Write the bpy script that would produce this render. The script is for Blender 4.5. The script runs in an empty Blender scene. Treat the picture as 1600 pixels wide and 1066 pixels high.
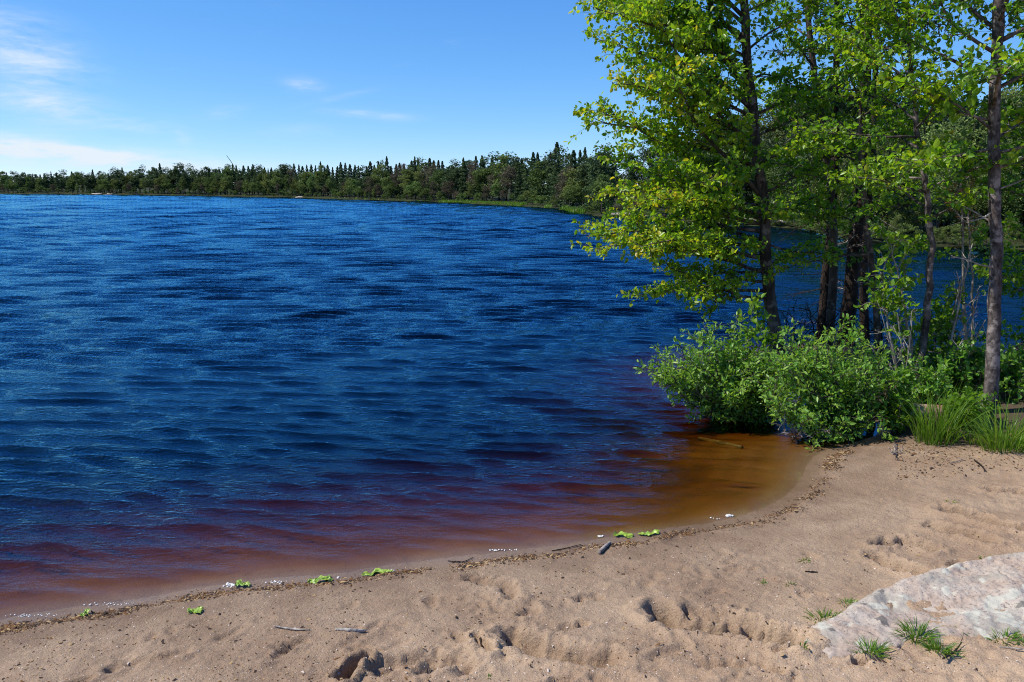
import bpy, math, random
import numpy as np
from mathutils import Vector

RNG = np.random.default_rng(11)
random.seed(11)
SC = bpy.context.scene
COL = SC.collection
R = math.radians

# ------------------------------------------------------------------ camera
F_PX, CX, CY = 1232.0, 800.0, 533.0          # photograph is 1600 x 1066
CAM_H, PITCH, ROLL = 2.1, R(10.75), R(0.25)
FWD = np.array((0, math.cos(PITCH), -math.sin(PITCH)))
UP0 = np.array((0, math.sin(PITCH), math.cos(PITCH)))
RT0 = np.array((1.0, 0, 0))
RT = math.cos(ROLL) * RT0 + math.sin(ROLL) * UP0
UP = -math.sin(ROLL) * RT0 + math.cos(ROLL) * UP0
cam = bpy.data.cameras.new('camera')
cam.sensor_width = 36.0
cam.lens = 36.0 * F_PX / 1600.0
cam.clip_start, cam.clip_end = 0.05, 5000
camo = bpy.data.objects.new('camera', cam)
COL.objects.link(camo)
from mathutils import Matrix
M3 = Matrix((RT, UP, -FWD)).transposed()
camo.matrix_world = Matrix.Translation((0, 0, CAM_H)) @ M3.to_4x4()
SC.camera = camo

# ------------------------------------------------------------------ light
SUN_AZ, SUN_EL = R(-92), R(50)               # azimuth measured from +Y towards +X
SUN_DIR = np.array((math.sin(SUN_AZ) * math.cos(SUN_EL), math.cos(SUN_AZ) * math.cos(SUN_EL), math.sin(SUN_EL)))
sl = bpy.data.lights.new('sun', 'SUN')
sl.energy, sl.angle, sl.color = 5.0, R(0.5), (1.0, 0.95, 0.86)
so = bpy.data.objects.new('sun', sl)
COL.objects.link(so)
so.rotation_euler = Vector(SUN_DIR).to_track_quat('Z', 'Y').to_euler()
so.location = (-30, 20, 40)
SC.view_settings.view_transform = 'Standard'
SC.view_settings.look = 'None'
SC.view_settings.exposure = 0.22
SC.view_settings.gamma = 1.0
SC.view_settings.use_curve_mapping = False
cy = SC.cycles
cy.max_bounces, cy.diffuse_bounces, cy.glossy_bounces = 6, 3, 2
cy.transmission_bounces, cy.transparent_max_bounces, cy.volume_bounces = 4, 12, 0
cy.caustics_reflective = cy.caustics_refractive = False
cy.sample_clamp_indirect = 6.0
cy.use_denoising = True
cy.denoising_prefilter, cy.denoising_input_passes = 'NONE', 'RGB_ALBEDO_NORMAL'
cy.filter_width = 1.05
cy.use_adaptive_sampling, cy.adaptive_threshold = True, 0.01

def ray(px, py):
    d = F_PX * FWD + (px - CX) * RT + (CY - py) * UP
    return d / np.linalg.norm(d)
def on_z(px, py, z=0.0):
    d = ray(px, py)
    return np.array((0, 0, CAM_H)) + d * ((z - CAM_H) / d[2])
def at_y(px, py, y):
    d = ray(px, py)
    return np.array((0, 0, CAM_H)) + d * (y / d[1])

# ------------------------------------------------------------------ node helpers
class NT:
    def __init__(self, tree):
        self.t = tree; self.n = tree.nodes; self.l = tree.links
    def new(self, typ, **kw):
        n = self.n.new(typ)
        for k, v in kw.items(): setattr(n, k, v)
        return n
    def put(self, sock, v):
        if isinstance(v, bpy.types.NodeSocket): self.l.new(v, sock)
        elif v is not None: sock.default_value = v
    def math(self, op, a, b=None, c=None, clamp=False):
        n = self.new('ShaderNodeMath', operation=op, use_clamp=clamp)
        for s, v in zip(n.inputs, (a, b, c)): self.put(s, v)
        return n.outputs[0]
    def noise(self, vec, scale, detail=4, rough=0.55, dist=0.0):
        n = self.new('ShaderNodeTexNoise')
        self.put(n.inputs['Vector'], vec); self.put(n.inputs['Scale'], scale)
        n.inputs['Detail'].default_value = detail; n.inputs['Roughness'].default_value = rough
        n.inputs['Distortion'].default_value = dist
        return n.outputs['Fac']
    def ramp(self, fac, stops, interp='LINEAR'):
        n = self.new('ShaderNodeValToRGB'); cr = n.color_ramp; cr.interpolation = interp
        while len(cr.elements) < len(stops): cr.elements.new(0.5)
        for e, (p, c) in zip(cr.elements, stops):
            e.position = p; e.color = (*c, 1) if len(c) == 3 else c
        self.put(n.inputs[0], fac)
        return n.outputs[0]
    def mix(self, fac, a, b, blend='MIX'):
        n = self.new('ShaderNodeMix', data_type='RGBA', blend_type=blend)
        self.put(n.inputs[0], fac)
        self.put(n.inputs[6], (*a, 1) if isinstance(a, tuple) and len(a) == 3 else a)
        self.put(n.inputs[7], (*b, 1) if isinstance(b, tuple) and len(b) == 3 else b)
        return n.outputs[2]
    def mrange(self, v, a, b, c=0.0, d=1.0, smooth=True):
        n = self.new('ShaderNodeMapRange'); n.interpolation_type = 'SMOOTHSTEP' if smooth else 'LINEAR'
        self.put(n.inputs[0], v)
        for i, q in enumerate((a, b, c, d)): n.inputs[i + 1].default_value = q
        return n.outputs[0]
    def scale(self, vec, s, rot=(0, 0, 0)):
        n = self.new('ShaderNodeMapping')
        self.put(n.inputs[0], vec); n.inputs['Scale'].default_value = s; n.inputs['Rotation'].default_value = rot
        return n.outputs[0]
    def bump(self, h, strength, dist, normal=None):
        n = self.new('ShaderNodeBump')
        self.put(n.inputs['Height'], h); self.put(n.inputs['Strength'], strength); self.put(n.inputs['Distance'], dist)
        if normal: self.put(n.inputs['Normal'], normal)
        return n.outputs[0]

def material(name):
    m = bpy.data.materials.new(name); m.use_nodes = True
    nt = NT(m.node_tree); nt.n.clear()
    out = nt.new('ShaderNodeOutputMaterial')
    return m, nt, out
def principled(nt, out, color, rough=0.8, normal=None, spec=0.3):
    p = nt.new('ShaderNodeBsdfPrincipled')
    nt.put(p.inputs['Base Color'], (*color, 1) if isinstance(color, tuple) else color)
    nt.put(p.inputs['Roughness'], rough); nt.put(p.inputs['Specular IOR Level'], spec)
    if normal: nt.put(p.inputs['Normal'], normal)
    nt.l.new(p.outputs[0], out.inputs[0])
    return p

# ------------------------------------------------------------------ world sky with thin clouds
W = bpy.data.worlds.new('World'); SC.world = W; W.use_nodes = True
nt = NT(W.node_tree); nt.n.clear()
wo = nt.new('ShaderNodeOutputWorld'); bg = nt.new('ShaderNodeBackground')
sky = nt.new('ShaderNodeTexSky'); sky.sky_type = 'NISHITA'; sky.sun_disc = False
sky.sun_elevation, sky.sun_rotation = SUN_EL, SUN_AZ
sky.altitude, sky.air_density, sky.dust_density, sky.ozone_density = 3000, 1.0, 0.0, 6.0
tc = nt.new('ShaderNodeTexCoord'); sep = nt.new('ShaderNodeSeparateXYZ'); nt.l.new(tc.outputs['Generated'], sep.inputs[0])
az = nt.math('ARCTAN2', sep.outputs[0], sep.outputs[1])
el = nt.math('ARCSINE', sep.outputs[2])
cmb = nt.new('ShaderNodeCombineXYZ'); nt.put(cmb.inputs[0], az); nt.put(cmb.inputs[1], el)
wisp_n = nt.noise(nt.scale(cmb.outputs[0], (9, 46, 1), (0, 0, R(-6))), 1.0, 7, 0.62, 0.6)
fine_n = nt.noise(nt.scale(cmb.outputs[0], (34, 120, 1), (0, 0, R(-10))), 1.0, 6, 0.6, 0.4)
def wisp(px, py, hw, hh, tilt, k):
    d = ray(px, py); a0, e0 = math.atan2(d[0], d[1]), math.asin(d[2])
    da = nt.math('SUBTRACT', az, a0); de = nt.math('SUBTRACT', el, e0)
    c, s = math.cos(tilt), math.sin(tilt)
    u = nt.math('ADD', nt.math('MULTIPLY', da, c / (hw / F_PX)), nt.math('MULTIPLY', de, s / (hw / F_PX)))
    v = nt.math('ADD', nt.math('MULTIPLY', da, -s / (hh / F_PX)), nt.math('MULTIPLY', de, c / (hh / F_PX)))
    r2 = nt.math('ADD', nt.math('MULTIPLY', u, u), nt.math('MULTIPLY', v, v))
    return nt.math('MULTIPLY', nt.math('EXPONENT', nt.math('MULTIPLY', r2, -1.0)), k)
tot = None
for w in ((40, 236, 190, 13, R(-4), 1.25), (-30, 228, 160, 15, R(-3), 0.9), (220, 252, 130, 10, R(-3), 0.8), (25, 70, 70, 40, R(-25), 0.6),
          (60, 130, 60, 44, R(-30), 0.5), (85, 168, 95, 13, R(-8), 0.5), (474, 133, 24, 9, R(-4), 0.55),
          (575, 179, 55, 6, R(-3), 0.55), (350, 175, 30, 8, R(12), 0.3), (235, 200, 40, 7, R(-2), 0.35),
          (285, 216, 10, 14, R(20), 0.3), (455, 204, 40, 8, R(6), 0.2), (530, 152, 45, 4, R(13), 0.26)):
    q = wisp(*w); tot = q if tot is None else nt.math('ADD', tot, q)
mod = nt.math('MULTIPLY', nt.math('ADD', nt.mrange(wisp_n, 0.34, 0.70, 0.0, 0.75), nt.math('MULTIPLY', nt.mrange(fine_n, 0.3, 0.7), 0.32)), 1.0)
veil = nt.math('MULTIPLY', nt.mrange(wisp_n, 0.60, 0.85), 0.10)      # thin cirrus over the whole sky
dens = nt.math('ADD', nt.math('MULTIPLY', tot, mod), veil, clamp=True)
sc_ = nt.new('ShaderNodeSeparateColor'); nt.l.new(sky.outputs[0], sc_.inputs[0]); cc_ = nt.new('ShaderNodeCombineColor')
for i, (k, e) in enumerate(((1.30, 1.18), (1.10, 0.84), (1.14, 0.52))):      # colour grade that tints the sky a deeper blue
    nt.put(cc_.inputs[i], nt.math('MULTIPLY', nt.math('POWER', nt.math('MULTIPLY', sc_.outputs[i], 0.1), e), 10 * k))
skyc = nt.mix(dens, cc_.outputs[0], (6.8, 7.6, 8.4))
nt.l.new(skyc, bg.inputs[0]); bg.inputs[1].default_value = 0.10
nt.l.new(bg.outputs[0], wo.inputs[0])

# ------------------------------------------------------------------ numpy noise and mesh helpers
def _hash(ix, iy, seed):
    h = (ix * 374761393 + iy * 668265263 + seed * 1442695041) & 0xFFFFFFFF
    h = ((h ^ (h >> 13)) * 1274126177) & 0xFFFFFFFF
    return ((h ^ (h >> 16)) & 0xFFFF) / 65535.0
def vnoise(x, y, seed=0):
    x = np.asarray(x, float); y = np.asarray(y, float)
    ix = np.floor(x).astype(np.int64); iy = np.floor(y).astype(np.int64)
    fx = x - ix; fy = y - iy
    ux = fx * fx * fx * (fx * (fx * 6 - 15) + 10); uy = fy * fy * fy * (fy * (fy * 6 - 15) + 10)
    a = _hash(ix, iy, seed); b = _hash(ix + 1, iy, seed); c = _hash(ix, iy + 1, seed); d = _hash(ix + 1, iy + 1, seed)
    return (a + (b - a) * ux) * (1 - uy) + (c + (d - c) * ux) * uy - 0.5
def fbm(x, y, scale, octaves=4, seed=0, gain=0.5):
    x = np.asarray(x, float) * scale; y = np.asarray(y, float) * scale
    s = 0; a = 1.0
    for o in range(octaves):
        s = s + a * vnoise(x * 2 ** o + 17.3 * o + 1000, y * 2 ** o + 9.1 * o + 1000, seed + o); a *= gain
    return s
def sstep(a, b, v):
    t = np.clip((v - a) / (b - a), 0, 1); return t * t * (3 - 2 * t)

def mesh_data(name, verts, faces, attrs=None, smooth=False, mats=(), mat_idx=None):
    me = bpy.data.meshes.new(name)
    verts = np.asarray(verts, np.float32).reshape(-1, 3)
    if isinstance(faces, np.ndarray):
        nf, k = faces.shape
        me.vertices.add(len(verts)); me.vertices.foreach_set('co', verts.ravel())
        me.loops.add(nf * k); me.loops.foreach_set('vertex_index', faces.astype(np.int32).ravel())
        me.polygons.add(nf)
        me.polygons.foreach_set('loop_start', np.arange(0, nf * k, k, dtype=np.int32))
    else:
        me.from_pydata(verts.tolist(), [], faces)
    for m in mats: me.materials.append(m)
    if mat_idx is not None: me.polygons.foreach_set('material_index', np.asarray(mat_idx, np.int32))
    if smooth: me.polygons.foreach_set('use_smooth', np.ones(len(me.polygons), bool))
    for k, v in (attrs or {}).items():
        at = me.attributes.new(k, 'FLOAT', 'POINT'); at.data.foreach_set('value', np.asarray(v, np.float32))
    me.update(calc_edges=True)
    return me
def link(name, me, parent=None, **props):
    o = bpy.data.objects.new(name, me); COL.objects.link(o)
    if parent is not None: o.parent = parent
    for k, v in props.items(): o[k] = v
    return o
def empty(name, loc, **props):
    o = bpy.data.objects.new(name, None); COL.objects.link(o); o.location = [float(q) for q in loc]
    o.empty_display_size = 0.1
    for k, v in props.items(): o[k] = v
    return o

class Tubes:
    """collects tapered tubes; vertices relative to an origin"""
    def __init__(self, sides=6): self.v = []; self.f = []; self.n = 0; self.s = sides
    def add(self, pts, rad, sides=None, rough=0.0, cap=True):
        s = sides or self.s; pts = np.asarray(pts, float); rad = np.asarray(rad, float)
        if cap: pts = np.vstack([pts[:1], pts, pts[-1:]]); rad = np.r_[rad[0] * .02, rad, rad[-1] * .02]
        n = len(pts); t = np.empty_like(pts); c = pts[1:-1] if cap else pts
        tt = np.empty_like(c); tt[1:-1] = c[2:] - c[:-2]; tt[0] = c[1] - c[0]; tt[-1] = c[-1] - c[-2]
        t = np.vstack([tt[:1], tt, tt[-1:]]) if cap else tt
        t = t / (np.sqrt((t * t).sum(1))[:, None] + 1e-9)
        if abs(t[0][2]) < 0.9: a = np.stack([t[:, 1], -t[:, 0], np.zeros(n)], 1)          # t x z
        else: a = np.stack([np.zeros(n), t[:, 2], -t[:, 1]], 1)                            # t x x
        a /= np.sqrt((a * a).sum(1))[:, None] + 1e-9
        b = np.stack([t[:, 1] * a[:, 2] - t[:, 2] * a[:, 1], t[:, 2] * a[:, 0] - t[:, 0] * a[:, 2], t[:, 0] * a[:, 1] - t[:, 1] * a[:, 0]], 1)
        ang = np.arange(s) * (2 * math.pi / s); r = rad[:, None] * (1 + rough * (RNG.random((n, s)) - .5) if rough else np.ones((n, s)))
        v = pts[:, None, :] + (r * np.cos(ang))[:, :, None] * a[:, None, :] + (r * np.sin(ang))[:, :, None] * b[:, None, :]
        k = np.arange(s); k2 = (k + 1) % s; i = (np.arange(n - 1) * s)[:, None]
        self.f.append(np.stack([i + k, i + k2, i + s + k2, i + s + k], -1).reshape(-1, 4) + self.n)
        self.v.append(v.reshape(-1, 3)); self.n += n * s
    def merge(self, o):
        self.v += o.v; self.f += [q + self.n for q in o.f]; self.n += o.n
    def mesh(self, name, mat, smooth=True, origin=(0, 0, 0)):
        return mesh_data(name, np.vstack(self.v) - np.asarray(origin), np.vstack(self.f), smooth=smooth, mats=[mat])

def resample(pts, n):
    pts = np.asarray(pts, float); seg = np.linalg.norm(np.diff(pts, axis=0), axis=1); s = np.r_[0, np.cumsum(seg)]
    # Catmull-Rom through the points
    out = []
    for u in np.linspace(0, s[-1], n):
        i = min(np.searchsorted(s, u, side='right') - 1, len(pts) - 2); t = (u - s[i]) / max(seg[i], 1e-9)
        p0, p1, p2, p3 = pts[max(i - 1, 0)], pts[i], pts[i + 1], pts[min(i + 2, len(pts) - 1)]
        out.append(0.5 * ((2 * p1) + (p2 - p0) * t + (2 * p0 - 5 * p1 + 4 * p2 - p3) * t * t + (3 * p1 - p0 - 3 * p2 + p3) * t ** 3))
    return np.array(out)

# ------------------------------------------------------------------ materials
def leaf_material(name, stops, trans=0.45, gloss=0.45, bright=1.0):
    m, nt, out = material(name)
    at = nt.new('ShaderNodeAttribute', attribute_name='tint')
    geo = nt.new('ShaderNodeNewGeometry')
    f = nt.math('ADD', at.outputs['Fac'], nt.math('MULTIPLY', nt.math('SUBTRACT', geo.outputs['Random Per Island'], 0.5), 0.55), clamp=True)
    c = nt.ramp(f, stops)
    p = nt.new('ShaderNodeBsdfPrincipled'); nt.put(p.inputs['Base Color'], c)
    p.inputs['Roughness'].default_value = gloss; p.inputs['Specular IOR Level'].default_value = 0.45
    tr = nt.new('ShaderNodeBsdfTranslucent')
    nt.put(tr.inputs[0], nt.mix(1.0, c, (1.55, 1.5, 0.55), 'MULTIPLY'))
    mx = nt.new('ShaderNodeMixShader'); mx.inputs[0].default_value = trans
    nt.l.new(p.outputs[0], mx.inputs[1]); nt.l.new(tr.outputs[0], mx.inputs[2]); nt.l.new(mx.outputs[0], out.inputs[0])
    return m
M_ALDER = leaf_material('alder_leaf', [(0.0, (0.05, 0.135, 0.015)), (0.35, (0.135, 0.29, 0.02)), (0.75, (0.30, 0.43, 0.025)), (1.0, (0.50, 0.43, 0.035))], 0.52, 0.36)
M_WILLOW = leaf_material('willow_leaf', [(0.0, (0.05, 0.14, 0.02)), (0.5, (0.135, 0.31, 0.04)), (1.0, (0.27, 0.42, 0.07))], 0.42, 0.4)
M_FRESH = leaf_material('fresh_leaf', [(0.0, (0.06, 0.15, 0.015)), (0.5, (0.12, 0.26, 0.02)), (1.0, (0.24, 0.36, 0.04))], 0.5, 0.4)
M_NEEDLE = leaf_material('needle', [(0.0, (0.012, 0.03, 0.012)), (0.6, (0.03, 0.06, 0.02)), (1.0, (0.07, 0.09, 0.025))], 0.2, 0.6)
M_DEADLEAF = leaf_material('dry_needles', [(0.0, (0.11, 0.045, 0.018)), (1.0, (0.30, 0.14, 0.05))], 0.3, 0.7)
M_GRASS = leaf_material('grass_blade', [(0.0, (0.06, 0.13, 0.012)), (0.6, (0.14, 0.27, 0.02)), (0.85, (0.24, 0.33, 0.04)), (1.0, (0.40, 0.36, 0.13))], 0.4, 0.4)

def bark_material(name, dark, light, scale=14.0, patch=(0.5, 0.62), zs=0.25, bump=0.02):
    m, nt, out = material(name)
    tc = nt.new('ShaderNodeTexCoord'); v = nt.scale(tc.outputs['Object'], (1, 1, zs))
    n1 = nt.noise(v, scale, 6, 0.65); n2 = nt.noise(tc.outputs['Object'], scale * 0.55, 5, 0.6)
    c = nt.mix(nt.mrange(n1, 0.35, 0.7), dark, tuple(0.45 * a + 0.55 * b for a, b in zip(dark, light)))
    c = nt.mix(nt.mrange(n2, *patch), c, light)
    principled(nt, out, c, 0.9, nt.bump(n1, 0.9, bump), 0.2)
    return m
M_BARK = bark_material('alder_bark', (0.030, 0.023, 0.020), (0.19, 0.16, 0.14), 16, (0.54, 0.66))
M_BARKL = bark_material('lichen_bark', (0.032, 0.024, 0.022), (0.26, 0.22, 0.205), 17, (0.50, 0.64), 0.6)
M_BARKD = bark_material('pine_bark', (0.016, 0.011, 0.009), (0.075, 0.05, 0.036), 12, (0.55, 0.7), 0.3, 0.04)
M_GREYWOOD = bark_material('bleached_wood', (0.15, 0.125, 0.105), (0.42, 0.37, 0.32), 22, (0.45, 0.65), 0.2, 0.01)
M_LOG = bark_material('peeled_log', (0.20, 0.10, 0.045), (0.46, 0.38, 0.29), 9, (0.42, 0.6), 1.0, 0.02)
M_MOSSLOG = bark_material('mossy_bark', (0.035, 0.035, 0.015), (0.19, 0.125, 0.08), 9, (0.45, 0.62), 1.0, 0.03)

# ------------------------------------------------------------------ shore line and beach height
SHORE_PX = [(-260, 1085), (-100, 1012), (0, 968), (70, 956), (150, 944), (240, 931), (330, 916), (430, 903), (520, 897), (600, 884), (730, 868), (820, 858), (900, 848), (975, 836),
            (1040, 826), (1120, 815), (1180, 798), (1225, 776), (1250, 750), (1262, 725), (1280, 708), (1312, 698), (1345, 688), (1368, 680),
            (1376, 668), (1366, 656), (1335, 648), (1290, 634), (1235, 612), (1180, 592), (1140, 578), (1128, 566), (1150, 556), (1200, 548), (1260, 545),
            (1330, 547), (1420, 552), (1500, 556), (1600, 556), (1760, 545)]
SHORE = np.array([on_z(*p)[:2] for p in SHORE_PX])
SHORE = np.array([q[:2] for q in resample(np.c_[SHORE, np.zeros(len(SHORE))], 170)])
LAND = np.vstack([SHORE, [(30, 12), (60, 4), (60, -40), (-60, -40), (-60, -8), (-8, 0.2)]])
def seg_dist(x, y, poly, closed=False):
    best = np.full(x.shape, 1e9)
    a = poly; b = np.roll(poly, -1, 0)
    if not closed: a, b = a[:-1], b[:-1]
    for (ax, ay), (bx, by) in zip(a, b):
        dx, dy = bx - ax, by - ay; L = dx * dx + dy * dy + 1e-12
        t = np.clip(((x - ax) * dx + (y - ay) * dy) / L, 0, 1)
        best = np.minimum(best, (x - ax - t * dx) ** 2 + (y - ay - t * dy) ** 2)
    return np.sqrt(best)
def inside(x, y, poly):
    c = np.zeros(x.shape, bool)
    for (ax, ay), (bx, by) in zip(poly, np.roll(poly, -1, 0)):
        if ay == by: continue
        hit = ((ay > y) != (by > y)) & (x < (bx - ax) * (y - ay) / (by - ay) + ax)
        c ^= hit
    return c
def shore_exact(x, y):
    d = seg_dist(x, y, SHORE)
    return np.where(inside(x, y, LAND), d, -d)
GX0, GX1, GY0, GY1, GS = -5.0, 7.0, 1.0, 11.0, 0.03
_gx, _gy = np.arange(GX0, GX1, GS), np.arange(GY0, GY1, GS)
_GX, _GY = np.meshgrid(_gx, _gy)
_GD = shore_exact(_GX.ravel(), _GY.ravel()).reshape(_GX.shape)
def shore_d(x, y):
    """signed distance to the water's edge in metres, positive on land"""
    x = np.asarray(x, float); y = np.asarray(y, float)
    out = np.empty(x.shape)
    inb = (x > GX0) & (x < GX1 - 2 * GS) & (y > GY0) & (y < GY1 - 2 * GS)
    u, v = (x[inb] - GX0) / GS, (y[inb] - GY0) / GS
    i, j = u.astype(int), v.astype(int); u -= i; v -= j
    out[inb] = (_GD[j, i] * (1 - u) + _GD[j, i + 1] * u) * (1 - v) + (_GD[j + 1, i] * (1 - u) + _GD[j + 1, i + 1] * u) * v
    if (~inb).any(): out[~inb] = shore_exact(x[~inb], y[~inb])
    return out
PROF = np.array([(-80, -4.0), (-30, -3.2), (-10, -1.35), (-5, -0.62), (-2.6, -0.29), (-1.6, -0.175), (-1.0, -0.112), (-0.6, -0.070), (-0.3, -0.037), (-0.12, -0.011), (0, 0.0), (0.12, 0.012), (0.3, 0.042), (1.0, 0.11), (2.0, 0.19), (3.5, 0.29), (8, 0.42), (40, 0.9)])
SPIT = on_z(1330, 600)[:2]

def base_h(x, y, d=None):
    if d is None: d = shore_d(x, y)
    wob = 0.05 * fbm(x, y, 2.3, 3, 5)
    z = np.interp(d + wob * sstep(0, 0.4, np.abs(d)), PROF[:, 0], PROF[:, 1])
    # the wooded spit stands a little higher than the beach
    z = z + 0.10 * sstep(0.05, 0.5, d) * sstep(6.1, 6.8, y)
    # shallow shelf in the corner of the inlet
    q = np.exp(-(((x - SHELF[0]) / 0.95) ** 2 + ((y - SHELF[1]) / 0.65) ** 2))
    z = np.where(d < 0, z * (1 - 0.55 * q), z)
    return z
SHELF = on_z(1180, 700)[:2]
def gpx(px, py):
    """the point of the ground seen at a pixel of the photograph"""
    z = 0.0
    for _ in range(7):
        p = on_z(px, py, z); z = float(base_h(np.array([p[0]]), np.array([p[1]]))[0])
    return np.array((p[0], p[1], z))

TRENCH = [  # dug and trodden hollows: pixels, width m, depth m
    ([(1036, 958), (1060, 972), (1100, 976), (1150, 982), (1200, 992), (1238, 1002)], 0.085, 0.075),
    ([(1080, 955), (1130, 962), (1180, 975)], 0.06, 0.035),
    ([(800, 995), (840, 1012), (890, 1022), (950, 1030)], 0.075, 0.045), ([(880, 985), (910, 978)], 0.03, 0.02),
    ([(742, 1000), (758, 1012), (768, 1022)], 0.03, 0.05), ([(1375, 852), (1415, 846), (1452, 857)], 0.055, 0.055),
    ([(1370, 872), (1400, 885), (1432, 894)], 0.06, 0.045), ([(1478, 800), (1520, 808), (1560, 822), (1600, 828)], 0.055, 0.055),
    ([(1452, 822), (1500, 832), (1545, 845)], 0.055, 0.04), ([(1550, 764), (1600, 768)], 0.05, 0.035),
    ([(538, 1062), (548, 1045), (566, 1032)], 0.035, 0.08), ([(590, 1045), (640, 1032), (700, 1030), (728, 1044)], 0.06, 0.03),
    ([(660, 1050), (690, 1040)], 0.05, 0.03), ([(1340, 1032), (1380, 1034)], 0.02, 0.03), ([(1100, 1040), (1180, 1034), (1210, 1046)], 0.04, 0.018),
    ([(1215, 1020), (1245, 1016)], 0.03, 0.03), ([(905, 935), (935, 930)], 0.03, 0.012), ([(740, 905), (790, 915), (800, 935)], 0.05, 0.02),
    ([(170, 1045), (230, 1030), (290, 1020)], 0.035, 0.012), ([(440, 1010), (470, 1006)], 0.03, 0.012), ([(1140, 890), (1180, 888)], 0.03, 0.012)]
TR = [(np.array([gpx(*p)[:2] for p in pts]), w, dp) for pts, w, dp in TRENCH]
STEPS = []   # old footprints all over the dry sand
for _ in range(130):
    p = gpx(RNG.uniform(60, 1650), RNG.uniform(850, 1120))
    STEPS.append((p[0], p[1], RNG.uniform(0, math.pi), RNG.uniform(0.05, 0.11), RNG.uniform(0.025, 0.045), RNG.uniform(0.006, 0.020)))
def beach_h(x, y):
    x = np.asarray(x, float); y = np.asarray(y, float)
    d = shore_d(x, y)
    z = base_h(x, y, d)
    dry = sstep(0.25, 0.8, d)
    near = (y < 7.5)
    z = z + dry * (0.020 * fbm(x, y, 2.1, 3, 31) + 0.009 * fbm(x, y, 7.0, 3, 41) + 0.007 * fbm(x, y, 26, 3, 51, 0.6))
    churn = sstep(-0.02, 0.22, fbm(x, y, 1.5, 3, 101)) * dry * sstep(4.9, 4.0, y)
    rg_ = 1 - 2.6 * np.abs(fbm(x, y, 9, 4, 111, 0.55)); z = z + churn * 0.013 * np.clip(rg_, -0.6, 1)
    z = z + np.where(d > 0, 0.0030 * fbm(x, y, 40, 2, 61), 0)
    # wrack ridge at the highest wave line
    z = z + 0.014 * np.exp(-((d - 0.20) / 0.07) ** 2) * (0.7 + 1.6 * fbm(x, y, 9, 3, 71))
    # ripples on the bed
    z = z + np.where(d < 0, 0.0035 * np.sin(d * 26 + 5 * fbm(x, y, 1.3, 2, 81)) * sstep(0.1, 0.5, -d), 0)
    wob = 0.032 * fbm(x, y, 16, 4, 91, 0.6); wob2 = fbm(x, y, 34, 3, 95, 0.65)
    for pts, w, dp in TR:
        (x0, y0), (x1, y1) = pts.min(0) - 0.4, pts.max(0) + 0.4
        s = (x > x0) & (x < x1) & (y > y0) & (y < y1)
        if not s.any(): continue
        q = seg_dist(x[s], y[s], pts) + wob[s]
        prof = -1.0 * (1 - sstep(0.25 * w, 1.0 * w, q)) + 0.25 * np.exp(-((q - 1.5 * w) / (0.5 * w)) ** 2)
        z[s] += 1.5 * dp * prof + 0.026 * wob2[s] * np.exp(-(q / (1.5 * w)) ** 2)
    for fx, fy, a, l, w, dp in STEPS:
        s = (np.abs(x - fx) < 0.25) & (np.abs(y - fy) < 0.25)
        if not s.any(): continue
        dx, dy = x[s] - fx, y[s] - fy
        u = (dx * math.cos(a) + dy * math.sin(a)) / l; v = (-dx * math.sin(a) + dy * math.cos(a)) / w
        rr = np.sqrt(u * u + v * v) + 1.2 * wob[s] / w * 0.5
        z[s] += dry[s] * dp * (-(1 - sstep(0.62, 1.0, rr)) + 0.4 * np.exp(-((rr - 1.3) / 0.3) ** 2))
    return z
def hz(x, y): return float(beach_h(np.array([float(x)]), np.array([float(y)]))[0])
def gp(px, py):
    p = gpx(px, py); return np.array((p[0], p[1], hz(p[0], p[1])))

def axis(parts):
    out = [parts[0][0]]
    for a, b, st in parts:
        n = max(1, int(round((b - a) / st))); out.extend(np.linspace(a, b, n + 1)[1:])
    return np.array(out)
def grid_faces(nx, ny):
    i = np.arange(nx - 1)[None, :] + nx * np.arange(ny - 1)[:, None]
    return np.stack([i, i + 1, i + 1 + nx, i + nx], -1).reshape(-1, 4)

# sand
m, nt, out = material('sand')
tc = nt.new('ShaderNodeTexCoord'); P = tc.outputs['Object']
sep = nt.new('ShaderNodeSeparateXYZ'); nt.l.new(P, sep.inputs[0])
big = nt.noise(P, 1.6, 5, 0.6); mid = nt.noise(P, 14, 5, 0.65); gr = nt.noise(P, 190, 3, 0.8); gr2 = nt.noise(P, 90, 4, 0.7)
c = nt.mix(nt.mrange(big, 0.35, 0.65), (0.385, 0.250, 0.150), (0.52, 0.362, 0.228))
c = nt.mix(nt.math('MULTIPLY', nt.mrange(mid, 0.50, 0.75), 0.5), c, (0.24, 0.155, 0.105))
c = nt.mix(nt.mrange(gr, 0.56, 0.70), c, (0.60, 0.48, 0.37))
spk = nt.noise(P, 120, 2, 0.9); c = nt.mix(nt.math('MULTIPLY', nt.mrange(spk, 0.60, 0.70), 0.7), c, (0.13, 0.085, 0.06))
c = nt.mix(nt.mrange(gr, 0.45, 0.30), c, (0.16, 0.10, 0.075))
wetn = nt.math('ADD', sep.outputs[2], nt.math('MULTIPLY', nt.math('SUBTRACT', nt.noise(P, 3.0, 4), 0.5), 0.09))
wet = nt.mrange(wetn, 0.022, 0.075, 1.0, 0.0)
damp = nt.mrange(wetn, 0.09, 0.20, 0.62, 0.0); c = nt.mix(damp, c, nt.mix(1.0, c, (0.58, 0.58, 0.60), 'MULTIPLY'))
c = nt.mix(nt.math('MULTIPLY', wet, 0.75), c, nt.mix(1.0, c, (0.48, 0.43, 0.40), 'MULTIPLY'))
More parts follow.
